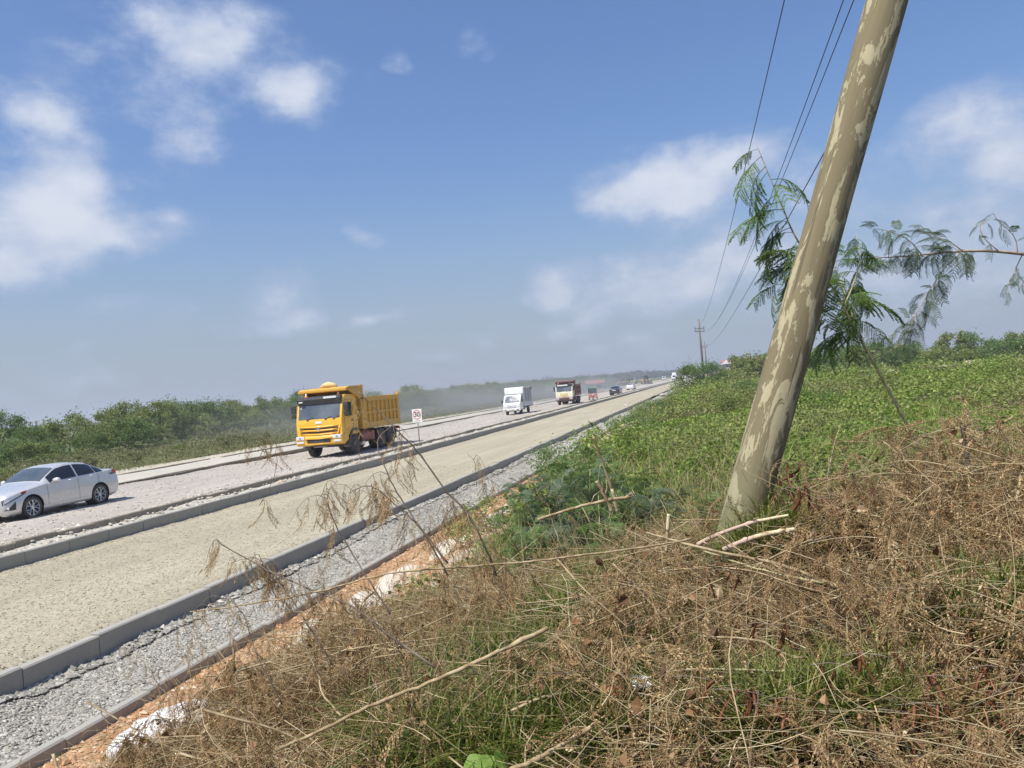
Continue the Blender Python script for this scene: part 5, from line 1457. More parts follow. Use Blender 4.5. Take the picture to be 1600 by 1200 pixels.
def brush_xy(g, n, x0=-4.3, x1=3.0, y0=2.3, y1=6.6):
    """sample only where the camera or a neighbour could see it, denser near the front"""
    x = g.uniform(x0, x1, n*3); y = y0+(y1-y0)*g.random(n*3)
    k = g.random(n*3) < in_brush(x, y)*np.where(x > y*.45+.6, .25, 1.0)
    return x[k][:n], y[k][:n]
gb = np.random.default_rng(77)
# dead compound leaves, shrivelled and hanging
DR = [frond_template(s+30, 6+s % 3, .22, .060, 5, .9, .55, dry=True) for s in range(5)]
def strip_edges(t, k): return t
def dry_fronds(name, n, size, gseed, zlo=.35, mats=None, xr=None):
    g = np.random.default_rng(gseed); A = Acc()
    x, y = brush_xy(g, n) if xr is None else brush_xy(g, n, *xr)
    n = len(x)
    z = terr(x, y) + heap(x, y)*(zlo+(1.1-zlo)*g.random(n)**.7)
    d = g.normal(0, 1, (n, 3)); d[:, 2] = d[:, 2]*.5-.75
    R_ = dirmats(d, g.uniform(-1.2, 1.2, n), g); sz = size*g.uniform(.5, 1.35, n); w = g.integers(0, len(DR), n)
    for k in range(len(DR)):
        q = w == k
        v, f = replicate(DR[k][0], DR[k][1], R_[q], sz[q], np.stack([x, y, z], 1)[q]); A.add(v, f)
    o = link(name, A.mesh(name), mats or F_dry); o['kind'] = 'stuff'; return o
F_curl = leafmat('crumpled_dead_leaves', [(0, (.09,.045,.022)), (.5, (.24,.125,.055)), (.85, (.40,.25,.125)), (1, (.58,.46,.30))], .2, .6)
dry_fronds('dry_leaf_litter', 11500, .19, 301, .1)
g = np.random.default_rng(303); x, y = brush_xy(g, 3200); z = terr(x, y)+heap(x, y)*(.4+.7*g.random(len(x)))
CURL = (np.array([(0, 0, 0), (.3, .15, .22), (.36, .5, .30), (0, 1, .1), (-.36, .5, .30), (-.3, .15, .22), (0, .45, -.05)], float), LEAF_HEART[1])
v, f = replicate(CURL[0], CURL[1], rotmats(len(x), g), .018+.04*g.random(len(x))**2, np.stack([x, y, z], 1))
link('crumpled_leaves', npmesh('crumpled_leaves', v, f), F_curl)['kind'] = 'stuff'
# curved thin stems, vectorised
def stems(name, n, g, start, dirs, length, rad, curl, mat, K=9, kind='stuff', grav=.25):
    t = np.linspace(0, 1, K)
    d = dirs/np.linalg.norm(dirs, axis=1)[:, None]
    side = np.cross(d, [0, 0, 1.0]); side /= np.linalg.norm(side, axis=1)[:, None]+1e-9
    upv = np.cross(side, d)
    a = curl*g.normal(0, 1, n); b_ = curl*g.normal(0, 1, n); w1 = g.uniform(0, 2*PI, n); am = .05*g.random(n)
    pts = start[:, None] + length[:, None, None]*(d[:, None]*t[None, :, None] + side[:, None]*(a[:, None]*t**2 + am[:, None]*np.sin(t*7+w1[:, None]))[..., None] + upv[:, None]*(b_[:, None]*t**2)[..., None])
    pts[..., 2] -= (grav*length[:, None]*t**2)
    tan = np.gradient(pts, axis=1); tan /= np.linalg.norm(tan, axis=2)[..., None]
    u = np.cross(tan, np.array([.3, .2, 1.0])); u /= np.linalg.norm(u, axis=2)[..., None]+1e-9
    w = np.cross(tan, u)
    r_ = rad[:, None]*(1-.72*t)[None]
    ring = [pts + (u*math.cos(q)+w*math.sin(q))*r_[..., None] for q in (0, 2*PI/3, 4*PI/3)]
    v = np.stack(ring, 2).reshape(-1, 3)           # n,K,3
    base = (np.arange(n)*K*3)[:, None, None] + (np.arange(K-1)*3)[None, :, None]
    f = np.stack([np.stack([base[..., 0]+i, base[..., 0]+(i+1) % 3, base[..., 0]+3+(i+1) % 3, base[..., 0]+3+i], -1) for i in range(3)], 2).reshape(-1, 4)
    o = link(name, npmesh(name, v, f, True), mat)
    if kind: o['kind'] = kind
    return o, pts
def rand_stems(name, n, seed, lmin, lmax, rmin, rmax, curl, mat, zlo=.2, zhi=1.1, flat=.45, grav=.2, box=None, K=9):
    g = np.random.default_rng(seed); x, y = brush_xy(g, n, *(box or ()))
    n = len(x); z = terr(x, y)+heap(x, y)*(zlo+(zhi-zlo)*g.random(n))
    a = g.normal(0, 1.0, n)+np.where(g.random(n) < .5, 0, PI)+.15
    d = np.stack([np.cos(a), np.sin(a), g.normal(0, flat, n)], 1)
    L = lmin+(lmax-lmin)*g.random(n)**2
    st_ = np.stack([x, y, z], 1) - d/np.linalg.norm(d, axis=1)[:, None]*(L*.5)[:, None]
    return stems(name, n, g, st_, d, L, rmin+(rmax-rmin)*g.random(n)**3, curl, mat, K, grav=grav)
rand_stems('dry_twig_tangle', 7500, 311, .12, .9, .0009, .0032, .25, F_drystem)
rand_stems('fine_twig_tangle', 6000, 312, .06, .30, .0006, .0014, .5, F_dry, .3, 1.2, .8, .1, None, 6)
rand_stems('straw_stalks', 2500, 313, .3, 1.1, .0012, .003, .18, F_straw, .5, 1.15, .3, .12)
rand_stems('cut_sticks', 420, 316, .3, 1.3, .003, .010, .12, [M_drywood], .55, 1.15, .3, .05, None, 12)
rand_stems('dark_cut_sticks', 200, 317, .3, 1.0, .002, .005, .15, [M_darkwood], .4, 1.1, .4, .05, None, 12)
# upright dead stalks with hanging leaves, towards the road
g = np.random.default_rng(314); n = 330
x, y = brush_xy(g, n, -3.9, 1.8, 2.8, 6.2)
x = np.concatenate([x, g.uniform(-3.7, -1.4, 150)]); y = np.concatenate([y, g.uniform(3.6, 5.9, 150)]); n = len(x)
d = np.stack([g.normal(-.25, .45, n), g.normal(.1, .35, n), np.ones(n)], 1)
o_, pts_ = stems('dead_stalks', n, g, np.stack([x, y, terr(x, y)-.02], 1), d, g.uniform(.25, .85, n), g.uniform(.0016, .0036, n), .35, F_drystem, 10, grav=.15)
A = Acc()
for k in range(len(DR)):
    sel = pts_[k::5][:, 4:].reshape(-1, 3); m = g.random(len(sel)) < .8; sel = sel[m]
    dd = g.normal(0, .6, (len(sel), 3)); dd[:, 2] -= .9
    v, f = replicate(DR[k][0], DR[k][1], dirmats(dd, g.uniform(-1, 1, len(sel)), g), .12*g.uniform(.5, 1.3, len(sel)), sel); A.add(v, f)
link('dead_stalk_leaves', A.mesh('dead_stalk_leaves'), F_dry)['kind'] = 'stuff'

# grass: arching blades in tufts
def blades(name, n, seed, xyf, lmin, lmax, wid, mat, lean=.55, zf=None):
    g = np.random.default_rng(seed); x, y = xyf(g, n); n = len(x); K = 5
    z = (terr(x, y) if zf is None else zf(x, y)) - .01
    a = g.uniform(0, 2*PI, n); L = lmin+(lmax-lmin)*g.random(n); le = lean*g.uniform(.3, 1.3, n)
    t = np.linspace(0, 1, K+1)
    hx, hy = np.cos(a), np.sin(a)
    r_ = L[:, None]*(le[:, None]*t**1.8); hgt = L[:, None]*(t - .42*le[:, None]*t**2.4)
    c = np.stack([x[:, None]+hx[:, None]*r_, y[:, None]+hy[:, None]*r_, z[:, None]+hgt], 2)
    w = wid*g.uniform(.6, 1.4, n)[:, None]*(np.array([.7, 1, 1, .85, .55, .05]))[None]
    s = np.stack([-hy[:, None]*w, hx[:, None]*w, 0*w], 2)
    v = np.stack([c-s, c+s], 2).reshape(-1, 3)
    base = (np.arange(n)*2*(K+1))[:, None] + (np.arange(K)*2)[None]
    f = np.stack([base, base+1, base+3, base+2], 2).reshape(-1, 4)
    o = link(name, npmesh(name, v, f), mat); o['kind'] = 'stuff'; return o
def tuft_xy(centres, spread, dens):
    cs = np.array(centres, float)
    def f(g, n):
        i = g.integers(0, len(cs), n); r_ = g.random(n)**.6*spread*cs[i, 2]; a = g.uniform(0, 2*PI, n)
        return cs[i, 0]+r_*np.cos(a), cs[i, 1]+r_*np.sin(a)
    return f
def gp(px, py, d, s=1.0): q = P(px, py, d); return (q.x, q.y, s)
TUFTS = [gp(760, 990, 4.2, 1.6), gp(700, 1050, 3.8, 1.3), gp(850, 1020, 3.8, 1.2), gp(800, 930, 4.4, 1.3), gp(900, 880, 4.8, 1.2), gp(960, 1090, 3.3, 1.1), gp(1020, 1120, 3.2, .9), gp(700, 1160, 3.1, 1.0), gp(780, 1180, 3.1, .9),
         gp(640, 1110, 3.5, .8), gp(1250, 860, 4.3, .9), gp(1190, 870, 4.3, .7), gp(1540, 1020, 3.2, .8), gp(1580, 1000, 3.2, .8), gp(1240, 1170, 2.9, .7), gp(1150, 1150, 2.9, .6), gp(1000, 950, 3.9, .8), gp(1380, 1190, 2.8, .6), gp(880, 1130, 3.2, .9), gp(1050, 780, 5.4, 1.1), gp(960, 820, 5.4, 1.2)]
blades('green_grass', 17000, 321, tuft_xy(TUFTS, .30, 1), .22, .52, .0042, F_grass, .8)
blades('bank_grass', 16000, 322, lambda g, n: (lambda x, y: (x[sstep(-3.7, -2.6, x+fbm(x*2, y*2, 2, 5)) > g.random(len(x))], y[sstep(-3.7, -2.6, x+fbm(x*2, y*2, 2, 5)) > g.random(len(x))]) if False else (x, y))(-2.6+3.9*g.random(n), 4.6+7*g.random(n)**1.4), .10, .34, .0038, F_grass, .8)
blades('dry_grass', 15000, 323, lambda g, n: brush_xy(g, n), .10, .38, .0022, F_straw, 1.1)
blades('long_bank_grass', 9000, 324, lambda g, n: (-2.4+8.2*g.random(n), 8+14*g.random(n)), .18, .5, .006, F_vine2, .8)
# weedy dry seed heads dotted over the bank behind the heap
rand_stems('bank_dry_stalks', 900, 325, .2, .6, .001, .0025, .3, F_drystem, .1, 1.0, .9, .1, (-2.6, 3.4, 5.2, 6.6))
def veg_xy(g, n): return -3.3+7.5*g.random(n), 5.0+9*g.random(n)**1.2
g = np.random.default_rng(326); x, y = veg_xy(g, 3200); d = np.stack([g.normal(0, .4, 3200), g.normal(0, .4, 3200), np.ones(3200)], 1)
stems('weed_stalks', 3200, g, np.stack([x, y, terr(x, y)], 1), d, g.uniform(.3, .85, 3200), g.uniform(.0012, .0034, 3200), .3, F_straw, 7, grav=.1)

# ------------------------------------------------------------------ single branches
def branch(label, pix, dep, r0, r1, mat, leaves=0, name='dry_branch', peeled=None, size=.12, tl=True, group=None):
    dep = [q*.95 if q < 5 else q for q in dep]
    dep = list(np.interp(np.linspace(0, 1, len(pix)), np.linspace(0, 1, len(dep)), dep))
    ctrl = [np.array(P(x, y, d)) for (x, y), d in zip(pix, dep)]
    pts = bez(ctrl, 6*(len(ctrl)-1)); o0 = pts[0]; pts = [p-o0 for p in pts]; n = len(pts)
    g = np.random.default_rng(int(pix[0][0]*7+pix[0][1])); b = MB()
    if len(pix) > 2 and not peeled:
        for i in range(1, n-1): pts[i] = pts[i] + g.normal(0, .0016, 3)
    rad = [(r0+(r1-r0)*i/(n-1))*(.84+.10*g.random()+(.35 if g.random() < .14 else 0)) for i in range(n)]
    if r0 > .0045 or r1 > .0045:
        for k in range(1+n//5):                      # broken side shoots
            i = int(g.integers(1, n-1)); dv = pts[min(i+1, n-1)]-pts[i]; dv = dv/np.linalg.norm(dv); sd_ = np.cross(dv, g.normal(0, 1, 3)); sd_ /= np.linalg.norm(sd_)
            Ls = g.uniform(.02, .16); b.tube([pts[i], pts[i]+(dv*.5+sd_*.8)*Ls*.5, pts[i]+(dv*.8+sd_*.8)*Ls+np.array([0, 0, -.02])], [rad[i]*.5, rad[i]*.35, rad[i]*.12], 5)
    parts = leaves or peeled or group == 'x'
    b.tube(pts, rad, 8)
    if parts:
        root = thing(name, label, 'branch', tuple(o0))
        b.build('stem', mat, root, smooth=True)
    else:
        root = b.build(name, mat, None, smooth=True); root.location = tuple(o0); tag(root, label, 'branch')
    if peeled:
        a, c = peeled; i0, i1 = int(a*(n-1)), int(c*(n-1)); q = MB(); q.tube(pts[i0:i1+1], [rad[i]*1.06+.0006*g.random() for i in range(i0, i1+1)], 8); q.build('peeled_wood', M_peeled, root, smooth=True)
    if leaves:
        A = Acc(); P_ = np.array(pts); u = g.random(leaves)**.7; idx = u*(n-1)
        pos = np.stack([np.interp(idx, np.arange(n), P_[:, k]) for k in range(3)], 1)
        # side twiglets that arch over and hang
        tw = MB()
        for k in range(leaves):
            L = g.uniform(.4, 1.1)*size*1.6; a = g.uniform(0, 2*PI); dx, dy = math.cos(a), math.sin(a)*.6
            q = [pos[k]+np.array([dx*L*t, dy*L*t, L*(.8*t-1.3*t*t)]) for t in (0, .25, .5, .75, 1.0)]
            tw.tube(q, [.0016, .0014, .0012, .001, .0007], 4)
            m_ = 3
            for j in range(m_):
                pp = np.array(q[1+j]); dd = np.array([[g.normal(0, .25), g.normal(0, .25), -1.0]]); w = g.integers(0, len(DR))
                v, f = replicate(DR[w][0], DR[w][1], dirmats(dd, g.uniform(-1, 1, 1), g), np.array([size*g.uniform(.5, 1.1)]), pp[None]); A.add(v, f)
        tw.build('twiglets', M_darkwood, root, smooth=True)
        link('dead_leaves', A.mesh('dead_leaves'), F_dry, root)
    return root
branch('thick pale bare branch lying diagonally across the bottom centre', [(430, 1172), (500, 1142), (575, 1105), (669, 1067), (762, 1026), (856, 981)], [3.0, 3.3], .0068, .0100, M_drywood)
branch('long thin yellowish branch running left to right from the gravel strip into the brush', [(297, 956), (387, 944), (490, 926), (606, 897), (700, 887), (833, 877), (990, 857), (1080, 842)], [3.6, 3.6, 3.7], .003, .0055, M_drywood)
branch('dark slanting stem with shrivelled hanging leaves over the edging kerb, farthest left', [(339, 846), (419, 891), (495, 925), (550, 948), (615, 997), (680, 1043)], [3.7, 3.5], .0028, .0065, M_darkwood, 20, size=.12)
branch('tall slanting dead stalk rising towards the yellow truck', [(560, 612+0), (615, 667), (650, 702), (700, 770), (730, 802), (760, 860), (775, 900)], [3.6, 3.7], .0024, .0065, M_darkwood, 14, size=.14)
branch('dead stalk with drooping tip standing before the sandy lane', [(545, 770), (580, 760), (620, 790), (660, 830), (700, 900)], [3.9, 4.0], .0018, .005, M_darkwood, 14, size=.12)
branch('thin curved dead twig arching over the sandy lane', [(405, 790), (428, 745), (432, 700), (420, 680), (408, 690)], [4.0, 4.0], .0018, .001, M_darkwood, 5, size=.11)
branch('slender twig ending in a wilted curl above the gravel kerb', [(745, 760), (742, 725), (730, 708)], [4.4, 4.4], .002, .001, M_darkwood, 3, size=.14)
branch('pale cut stem standing upright among green seedlings', [(965, 800), (958, 770), (942, 725), (927, 682)], [5.4, 5.3], .012, .009, M_drywood, peeled=(.02, .4))
branch('short pale chopped stub leaning beside the tall cut stem', [(955, 800), (945, 775), (932, 752)], [5.2, 5.2], .014, .012, M_drywood)
branch('short bright chopped stump standing in the middle of the brush', [(1041, 862), (1043, 830), (1045, 803)], [4.1, 4.1], .011, .009, M_drywood, peeled=(.5, 1))
branch('fallen grey-brown branch lying under the upright cut stems', [(840, 812), (900, 793), (945, 783), (985, 776)], [5.2, 5.3], .010, .014, M_drywood)
branch('upper of the two broken branches at the pole foot, with a splintered pale tip', [(1090, 851), (1120, 836), (1170, 818), (1205, 810), (1232, 805)], [4.3, 4.1], .014, .006, M_pinkwood, peeled=(.62, 1))
branch('lower thicker broken branch at the pole foot, bark partly peeled', [(1130, 859), (1160, 846), (1187, 837), (1215, 831), (1243, 827)], [4.15, 4.0], .015, .010, M_pinkwood, peeled=(.42, 1))
branch('long yellow-green branch curving right below the pole foot', [(1010, 832), (1055, 845), (1100, 858), (1192, 876), (1250, 893), (1300, 914), (1352, 935)], [4.0, 3.6], .005, .012, M_drywood)
branch('second yellow-green stem just under the curving one', [(1100, 861), (1170, 885), (1240, 902), (1296, 912)], [3.9, 3.62], .005, .007, M_greenstem)
branch('forked pale branch pointing right in the lower middle of the heap', [(1095, 994), (1180, 1000), (1215, 1016), (1237, 1026), (1262, 1028)], [3.2, 3.2], .005, .0065, M_drywood)
branch('short prong of the forked pale branch', [(1218, 1042), (1228, 1033), (1238, 1027)], [3.19, 3.2], .0045, .005, M_drywood)
branch('straight greenish stick lying level across the lower right', [(1040, 1050), (1100, 1046), (1237, 1048), (1357, 1051)], [3.1, 3.2], .004, .0062, M_greenstem)
branch('thin bowed stick curving upward to the right at lower right', [(1205, 1156), (1260, 1143), (1320, 1124), (1384, 1098), (1430, 1078), (1460, 1076)], [2.95, 3.1], .004, .006, M_drywood)
branch('greyish stick climbing right through the middle of the heap', [(1205, 976), (1260, 950), (1306, 934), (1340, 922)], [3.4, 3.5], .005, .006, M_drywood)
branch('pale wood half buried at the right edge of the heap', [(1400, 914), (1470, 908), (1530, 903), (1600, 896), (1660, 880)], [3.6, 3.5], .008, .011, M_drywood)
branch('thick broken stick end at the bottom right', [(1400, 1203), (1440, 1188), (1470, 1176), (1492, 1170)], [2.75, 2.85], .012, .011, M_drywood, peeled=(.8, 1))
branch('brown stub with a pale split side standing on top of the heap', [(1518, 745), (1511, 715), (1503, 664)], [4.4, 4.4], .016, .010, M_darkwood, peeled=(.0, .35))
branch('whitish split wood standing at the right edge', [(1580, 818), (1590, 770), (1602, 728)], [4.0, 4.0], .013, .009, M_peeled)
branch('brown branch running up from the bottom edge, centre', [(795, 1205), (850, 1180), (894, 1154), (925, 1135)], [2.85, 2.95], .010, .009, M_drywood)
branch('long crossing twig falling from upper left to lower right on the heap', [(1380, 690), (1440, 740), (1500, 790), (1560, 835), (1610, 880)], [4.2, 3.8], .004, .005, M_drywood)
branch('level thin twig across the top of the heap', [(1330, 748), (1400, 738), (1480, 738), (1560, 742), (1640, 752)], [4.3, 4.2], .003, .004, M_drywood)
branch('dark thorn stem slanting down at the upper right', [(1500, 620), (1540, 690), (1585, 740), (1630, 790)], [4.8, 4.5], .003, .005, M_darkwood)
branch('reddish bent stick near the lower left brush', [(465, 985), (495, 1050), (505, 1085), (535, 1120)], [3.9, 3.6], .004, .0055, M_drywood)
branch('thin straight stick crossing the orange soil at the left', [(330, 1080), (450, 1045), (560, 1012), (700, 995)], [4.3, 4.0], .003, .004, M_drywood)
branch('dark hooked twig lying over the edging kerb', [(155, 1092), (160, 1118), (175, 1132), (192, 1136)], [4.7, 4.6], .0035, .002, M_darkwood)
branch('dark twig bent over the grey gravel strip', [(215, 1063), (245, 1072), (260, 1083), (275, 1097)], [4.8, 4.7], .003, .002, M_darkwood)
branch('long low stick lying along the bottom left soil', [(100, 1170), (180, 1161), (260, 1152), (350, 1150), (420, 1158)], [4.5, 4.1], .003, .006, M_drywood)
branch('wilted stalk with a thick bunch of hanging leaves left of the speed sign', [(700, 880), (640, 800), (606, 740), (590, 690), (612, 665)], [3.5, 3.6], .0045, .0016, M_darkwood, 9, size=.13)
branch('wilted stalk drooping over the middle of the gravel strip', [(610, 960), (560, 880), (520, 810), (512, 770), (528, 752)], [3.6, 3.8], .0045, .0015, M_darkwood, 9, size=.12)
branch('wilted stalk whose tip hangs over the orange soil', [(520, 1040), (470, 960), (430, 900), (398, 872), (360, 880)], [3.6, 3.8], .004, .0015, M_darkwood, 9, size=.11)
branch('wilted stalk leaning over the edging kerb below the gravel strip', [(440, 1100), (400, 1020), (380, 960), (350, 935), (325, 950)], [3.8, 4.0], .0035, .0014, M_darkwood, 8, size=.10)
branch('short wilted stalk right of the tall slanting one', [(800, 900), (770, 850), (750, 800), (720, 790)], [3.9, 4.0], .0035, .0014, M_darkwood, 7, size=.11)
# ------------------------------------------------------------------ hanging seed pods
pods = []
for s in range(4):
    g = np.random.default_rng(400+s); v = []; n = 9; L = .13
    for i in range(n+1):
        t = i/n; tw = .9*math.sin(t*4+s)+s; w = .0095*math.sin(PI*min(max(t*.94+.05, 0), 1))**.45*(1+.18*math.sin(t*26)); bx, by = .012*math.sin(t*3.3+s*2), .012*math.cos(t*2.8+s)
        c, d_ = math.cos(tw), math.sin(tw)
        for a, e in ((-w, 0), (0, .0012), (w, 0), (0, -.0012)): v.append((bx+a*c-e*d_, by+a*d_+e*c, -L*t))
    f = [(i*4+k, i*4+(k+1) % 4, (i+1)*4+(k+1) % 4, (i+1)*4+k) for i in range(n) for k in range(4)]
    pods.append(npmesh('pod', v, [np.array(f)], True)); pods[-1].materials.append(F_pod)
PODS = [(1232, 735, 4.3, 6, 'dark curled pods hanging on the right side of the pole'), (1242, 775, 4.2, 7, 'orange-brown pods dangling just right of the pole foot'), (1290, 790, 4.2, 5, 'brown pods at the left end of the heap top'),
        (1195, 990, 3.4, 4, 'few pods hanging above the forked branch'), (1135, 905, 3.7, 4, 'pods hanging below the curving yellow-green branch'), (1150, 1095, 3.0, 6, 'pods between the greenish stick and the bottom edge'),
        (1198, 1120, 2.95, 7, 'brown pod bunch near the left end of the bowed stick'), (1245, 1110, 2.95, 6, 'pale-tipped pods under the greenish stick'), (1310, 1055, 3.05, 3, 'two or three striped pods under the right end of the greenish stick'),
        (1362, 1040, 3.0, 4, 'striped orange pods right of the greenish stick'), (1400, 1130, 2.85, 8, 'large dark pod bunch right of the bowed stick'), (1450, 1120, 2.85, 9, 'largest bunch of dark curled pods in the lower right'),
        (1480, 1075, 2.95, 6, 'glossy brown pods above the largest pod bunch'), (1565, 1100, 2.9, 7, 'pods at the right edge of the heap'), (1595, 1140, 2.85, 6, 'orange pods in the bottom right corner'), (1520, 985, 3.2, 4, 'dark pods beside the green tuft at the right'), (1085, 1075, 3.1, 3, 'broad tan curled pods in the middle of the brush'), (1560, 1060, 2.95, 4, 'pods just above the right edge bunch'), (1440, 930, 3.5, 4, 'few pods over the pale half-buried wood')]
for i, (px_, py_, d_, n_, lb) in enumerate(PODS):
    q = P(px_, py_, d_-.30); g = np.random.default_rng(500+i)
    rt = thing('pod_cluster', lb, 'seed pods', (q.x, q.y, q.z+.03))
    b = MB(); b.tube([(-.09, .04, -.01), (-.03, .0, .015), (.03, -.01, .01), (.10, .03, -.02)], [.0022, .002, .002, .0014], 5); b.build('stalk', M_darkwood, rt, smooth=True)
    for k in range(n_):
        o = bpy.data.objects.new('pod', pods[int(g.integers(0, 4))]); COL.objects.link(o); o.parent = rt
        o.location = (g.uniform(-.08, .08), g.uniform(-.02, .04), g.uniform(-.01, .02)); o.rotation_euler = (g.normal(0, .3), g.normal(0, .35), g.uniform(0, 6.28)); s_ = g.uniform(.6, 1.15); o.scale = (s_*1.1, s_*1.1, s_)
# ------------------------------------------------------------------ sacks, litter, seedling
M_sack = plain('woven_white_sack', (.52,.47,.39), .8, var=.10, dirt=.85, dcol=(.46,.32,.20), sc=3.2)
def sack_mesh(seed, lx=.46, ly=.26, lz=.14):
    bm = bmesh.new(); bmesh.ops.create_grid(bm, x_segments=2, y_segments=2, size=1); bm.clear()
    bmesh.ops.create_uvsphere(bm, u_segments=40, v_segments=22, radius=1)
    for v in bm.verts:
        x, y, z = v.co; e = .62
        f = lambda a: math.copysign(abs(a)**e, a)
        x2, y2, z2 = f(x), f(y), math.copysign(abs(z)**.9, z)
        w = 1+.12*float(fbm(np.array([x*2.5+seed]), np.array([y*2.5+z]), 3, seed)[0])
        wr_ = .05*math.sin(x*17+y*5+seed)*abs(z)+.04*math.sin(y*13-x*9+seed*2)*abs(z)
        v.co = (x2*lx*w, y2*ly*w*(1-.1*abs(x2)), z2*lz*(w+wr_*2)*(1-.35*abs(x2)**3))
    me = bpy.data.meshes.new('sack'); bm.to_mesh(me); bm.free(); me.polygons.foreach_set('use_smooth', [True]*len(me.polygons)); me.materials.append(M_sack); return me
SK = [sack_mesh(s) for s in range(4)]
def sack(x, y, rz, tilt, label, group=None, s=1, dz=.04):
    o = bpy.data.objects.new('sack', SK[r.randrange(4)]); COL.objects.link(o)
    o.location = (x, y, float(terr(np.array([x]), np.array([y]))[0])+dz); o.rotation_euler = (r.uniform(-.1, .1), tilt, rz); o.scale = (s, s, s)
    tag(o, label, 'sack', group); return o
q = P(268, 1178, 5.35)
sack(q.x, q.y, .35, -.25, 'bright white woven sack lying on the orange soil at the bottom left', None, .9, .13)
# the clean one gets its own weave
M_clean = plain('clean_woven_sack', (.66,.65,.64), .65, var=.05, dirt=.2, dcol=(.5,.4,.3))
last = COL.objects[-1]; me_ = last.data.copy(); me_.materials[0] = M_clean; last.data = me_
q = P(352, 1120, 5.3); sack(q.x, q.y, 1.0, -.35, 'dusty sack half buried uphill of the bright white one', None, .8, -.02)
q = P(405, 1088, 5.5); sack(q.x, q.y, 1.2, -.35, 'tan dirt-covered sack next to the half buried one', None, .8, -.04)
GS = 'white sacks laid along the foot of the bank'
y = 6.6
while y < 24:
    for j in range(2):
        if r.random() < .85: sack(-4.25+.5*j+r.uniform(-.12, .12), y+r.uniform(-.2, .2), 1.57+r.uniform(-.3, .3), -.3+r.uniform(-.15, .15), 'dirty white sack in the row along the foot of the bank', GS, r.uniform(.55, .85), -.02+.02*r.random())
    y += .85
y = 24.5
while y < 36:
    for j in range(4):
        sack(-4.9+.42*j+r.uniform(-.05, .05), y+r.uniform(-.1, .1), r.uniform(-.35, -.05), -.45, 'clean white sack in the neat stack farther along the bank', 'clean white sacks stacked on the bank', 1.0, .05+.05*j)
    y += .62
M_film = plain('white_plastic', (.75,.75,.73), .3, var=.04)
M_rwrap = plain('red_wrapper', (.55,.03,.03), .35)
def crumple(name, label, cat, loc, s, mat, seed):
    bm = bmesh.new(); bmesh.ops.create_icosphere(bm, subdivisions=3, radius=1); g = random.Random(seed)
    for v in bm.verts:
        n = float(fbm(np.array([v.co.x*2+seed]), np.array([v.co.y*2+v.co.z*3]), 4, seed)[0]); v.co *= 1+.9*n; v.co.z *= .55; v.co *= s
    me = bpy.data.meshes.new(name); bm.to_mesh(me); bm.free(); o = link(name, me, mat); o.location = loc; tag(o, label, cat)
crumple('plastic_bag', 'crumpled white plastic bag caught in the middle of the brush', 'bag', P(1002, 1068, 3.15), .045, M_film, 3)
crumple('snack_wrapper', 'small red wrapper beside the crumpled plastic bag', 'wrapper', P(966, 1078, 3.15), .028, M_rwrap, 5)
# broad-leaved seedling at the bottom edge
q = P(762, 1192, 2.85); rt = thing('broadleaf_seedling', 'seedling with a few broad rounded bright green leaves at the bottom edge', 'seedling', tuple(q))
F_broad = leafmat('broad_leaf', [(0, (.16,.27,.04)), (1, (.25,.36,.09))], .35, .4)
b = MB()
for dx, dy in ((-.05, 0), (0, 0), (.05, .01), (-.01, .05)): b.tube([(0, 0, -.25), (dx*.6, dy*.6, -.06), (dx, dy, 0)], .0018, 5)
b.build('stem', M_greenstem, rt, smooth=True)
for k, (dx, dy, s_) in enumerate(((-.055, 0, .042), (0, -.01, .040), (.05, .01, .05), (-.01, .05, .036))):
    v = [(0, 0, 0)]+[(s_*math.cos(a)*(1+.1*math.sin(2*a)), s_*.9*math.sin(a), .006*math.cos(3*a)) for a in np.linspace(0, 2*PI, 19)[:-1]]
    b = MB(); b.add(v, [(0, i+1, (i+1) % 18+1) for i in range(18)]); o = b.build('leaf', F_broad, rt, smooth=True); o.location = (dx, dy, .004*k); o.rotation_euler = (.45+.2*k, .2*(k-1), k*.8)

# ------------------------------------------------------------------ the far end of the site
M_wallp = plain('pale_pink_wall', (.50,.40,.33), .8); M_roofr = plain('red_roof', (.33,.14,.11), .7, dirt=.3); M_wgable = plain('white_gable', (.74,.74,.72), .7)
def house(name, label, cat, loc, rz, L, W_, H_, roofm, wallm, gables=0):
    rt = thing(name, label, cat, loc, rz)
    b = MB(); b.box((-L/2, -W_/2, -1), (L/2, W_/2, H_)); b.build('wall', wallm, rt)
    b = MB(); b.prism([(-W_/2-.4, H_+.02), (W_/2+.4, H_+.02), (W_/2+.4, H_+.12), (0, H_+W_*.28), (-W_/2-.4, H_+.12)], -L/2-.4, L/2+.4); b.build('roof', roofm, rt)
    n = max(2, int(L/3))
    for i in range(n):
        x = -L/2+L*(i+.5)/n; b = MB(); b.box((x-.5, -W_/2-.03, H_*.35), (x+.5, -W_/2-.005, H_*.8)); b.build('window', M_dark, rt)
    for i in range(gables):
        x = (-L*.42, L*.36)[i]; b = MB(); b.add([(x-2.6, -W_/2-.8, H_+.1), (x+2.6, -W_/2-.8, H_+.1), (x, -W_/2-.8, H_+1.7), (x-2.6, 0, H_+.15), (x+2.6, 0, H_+.15), (x, 0, H_+1.7)], [(0, 1, 2), (3, 5, 4), (0, 2, 5, 3), (1, 4, 5, 2), (0, 3, 4, 1)]); b.build('gable', M_wgable, rt)
    return rt
q = P(1163, 571, 380); house('long_building', 'long low building with red roofs and two white gables beyond the field', 'building', (q.x, q.y, 3.0), R(8), 21, 8, 2.4, M_roofr, M_wallp, 2)
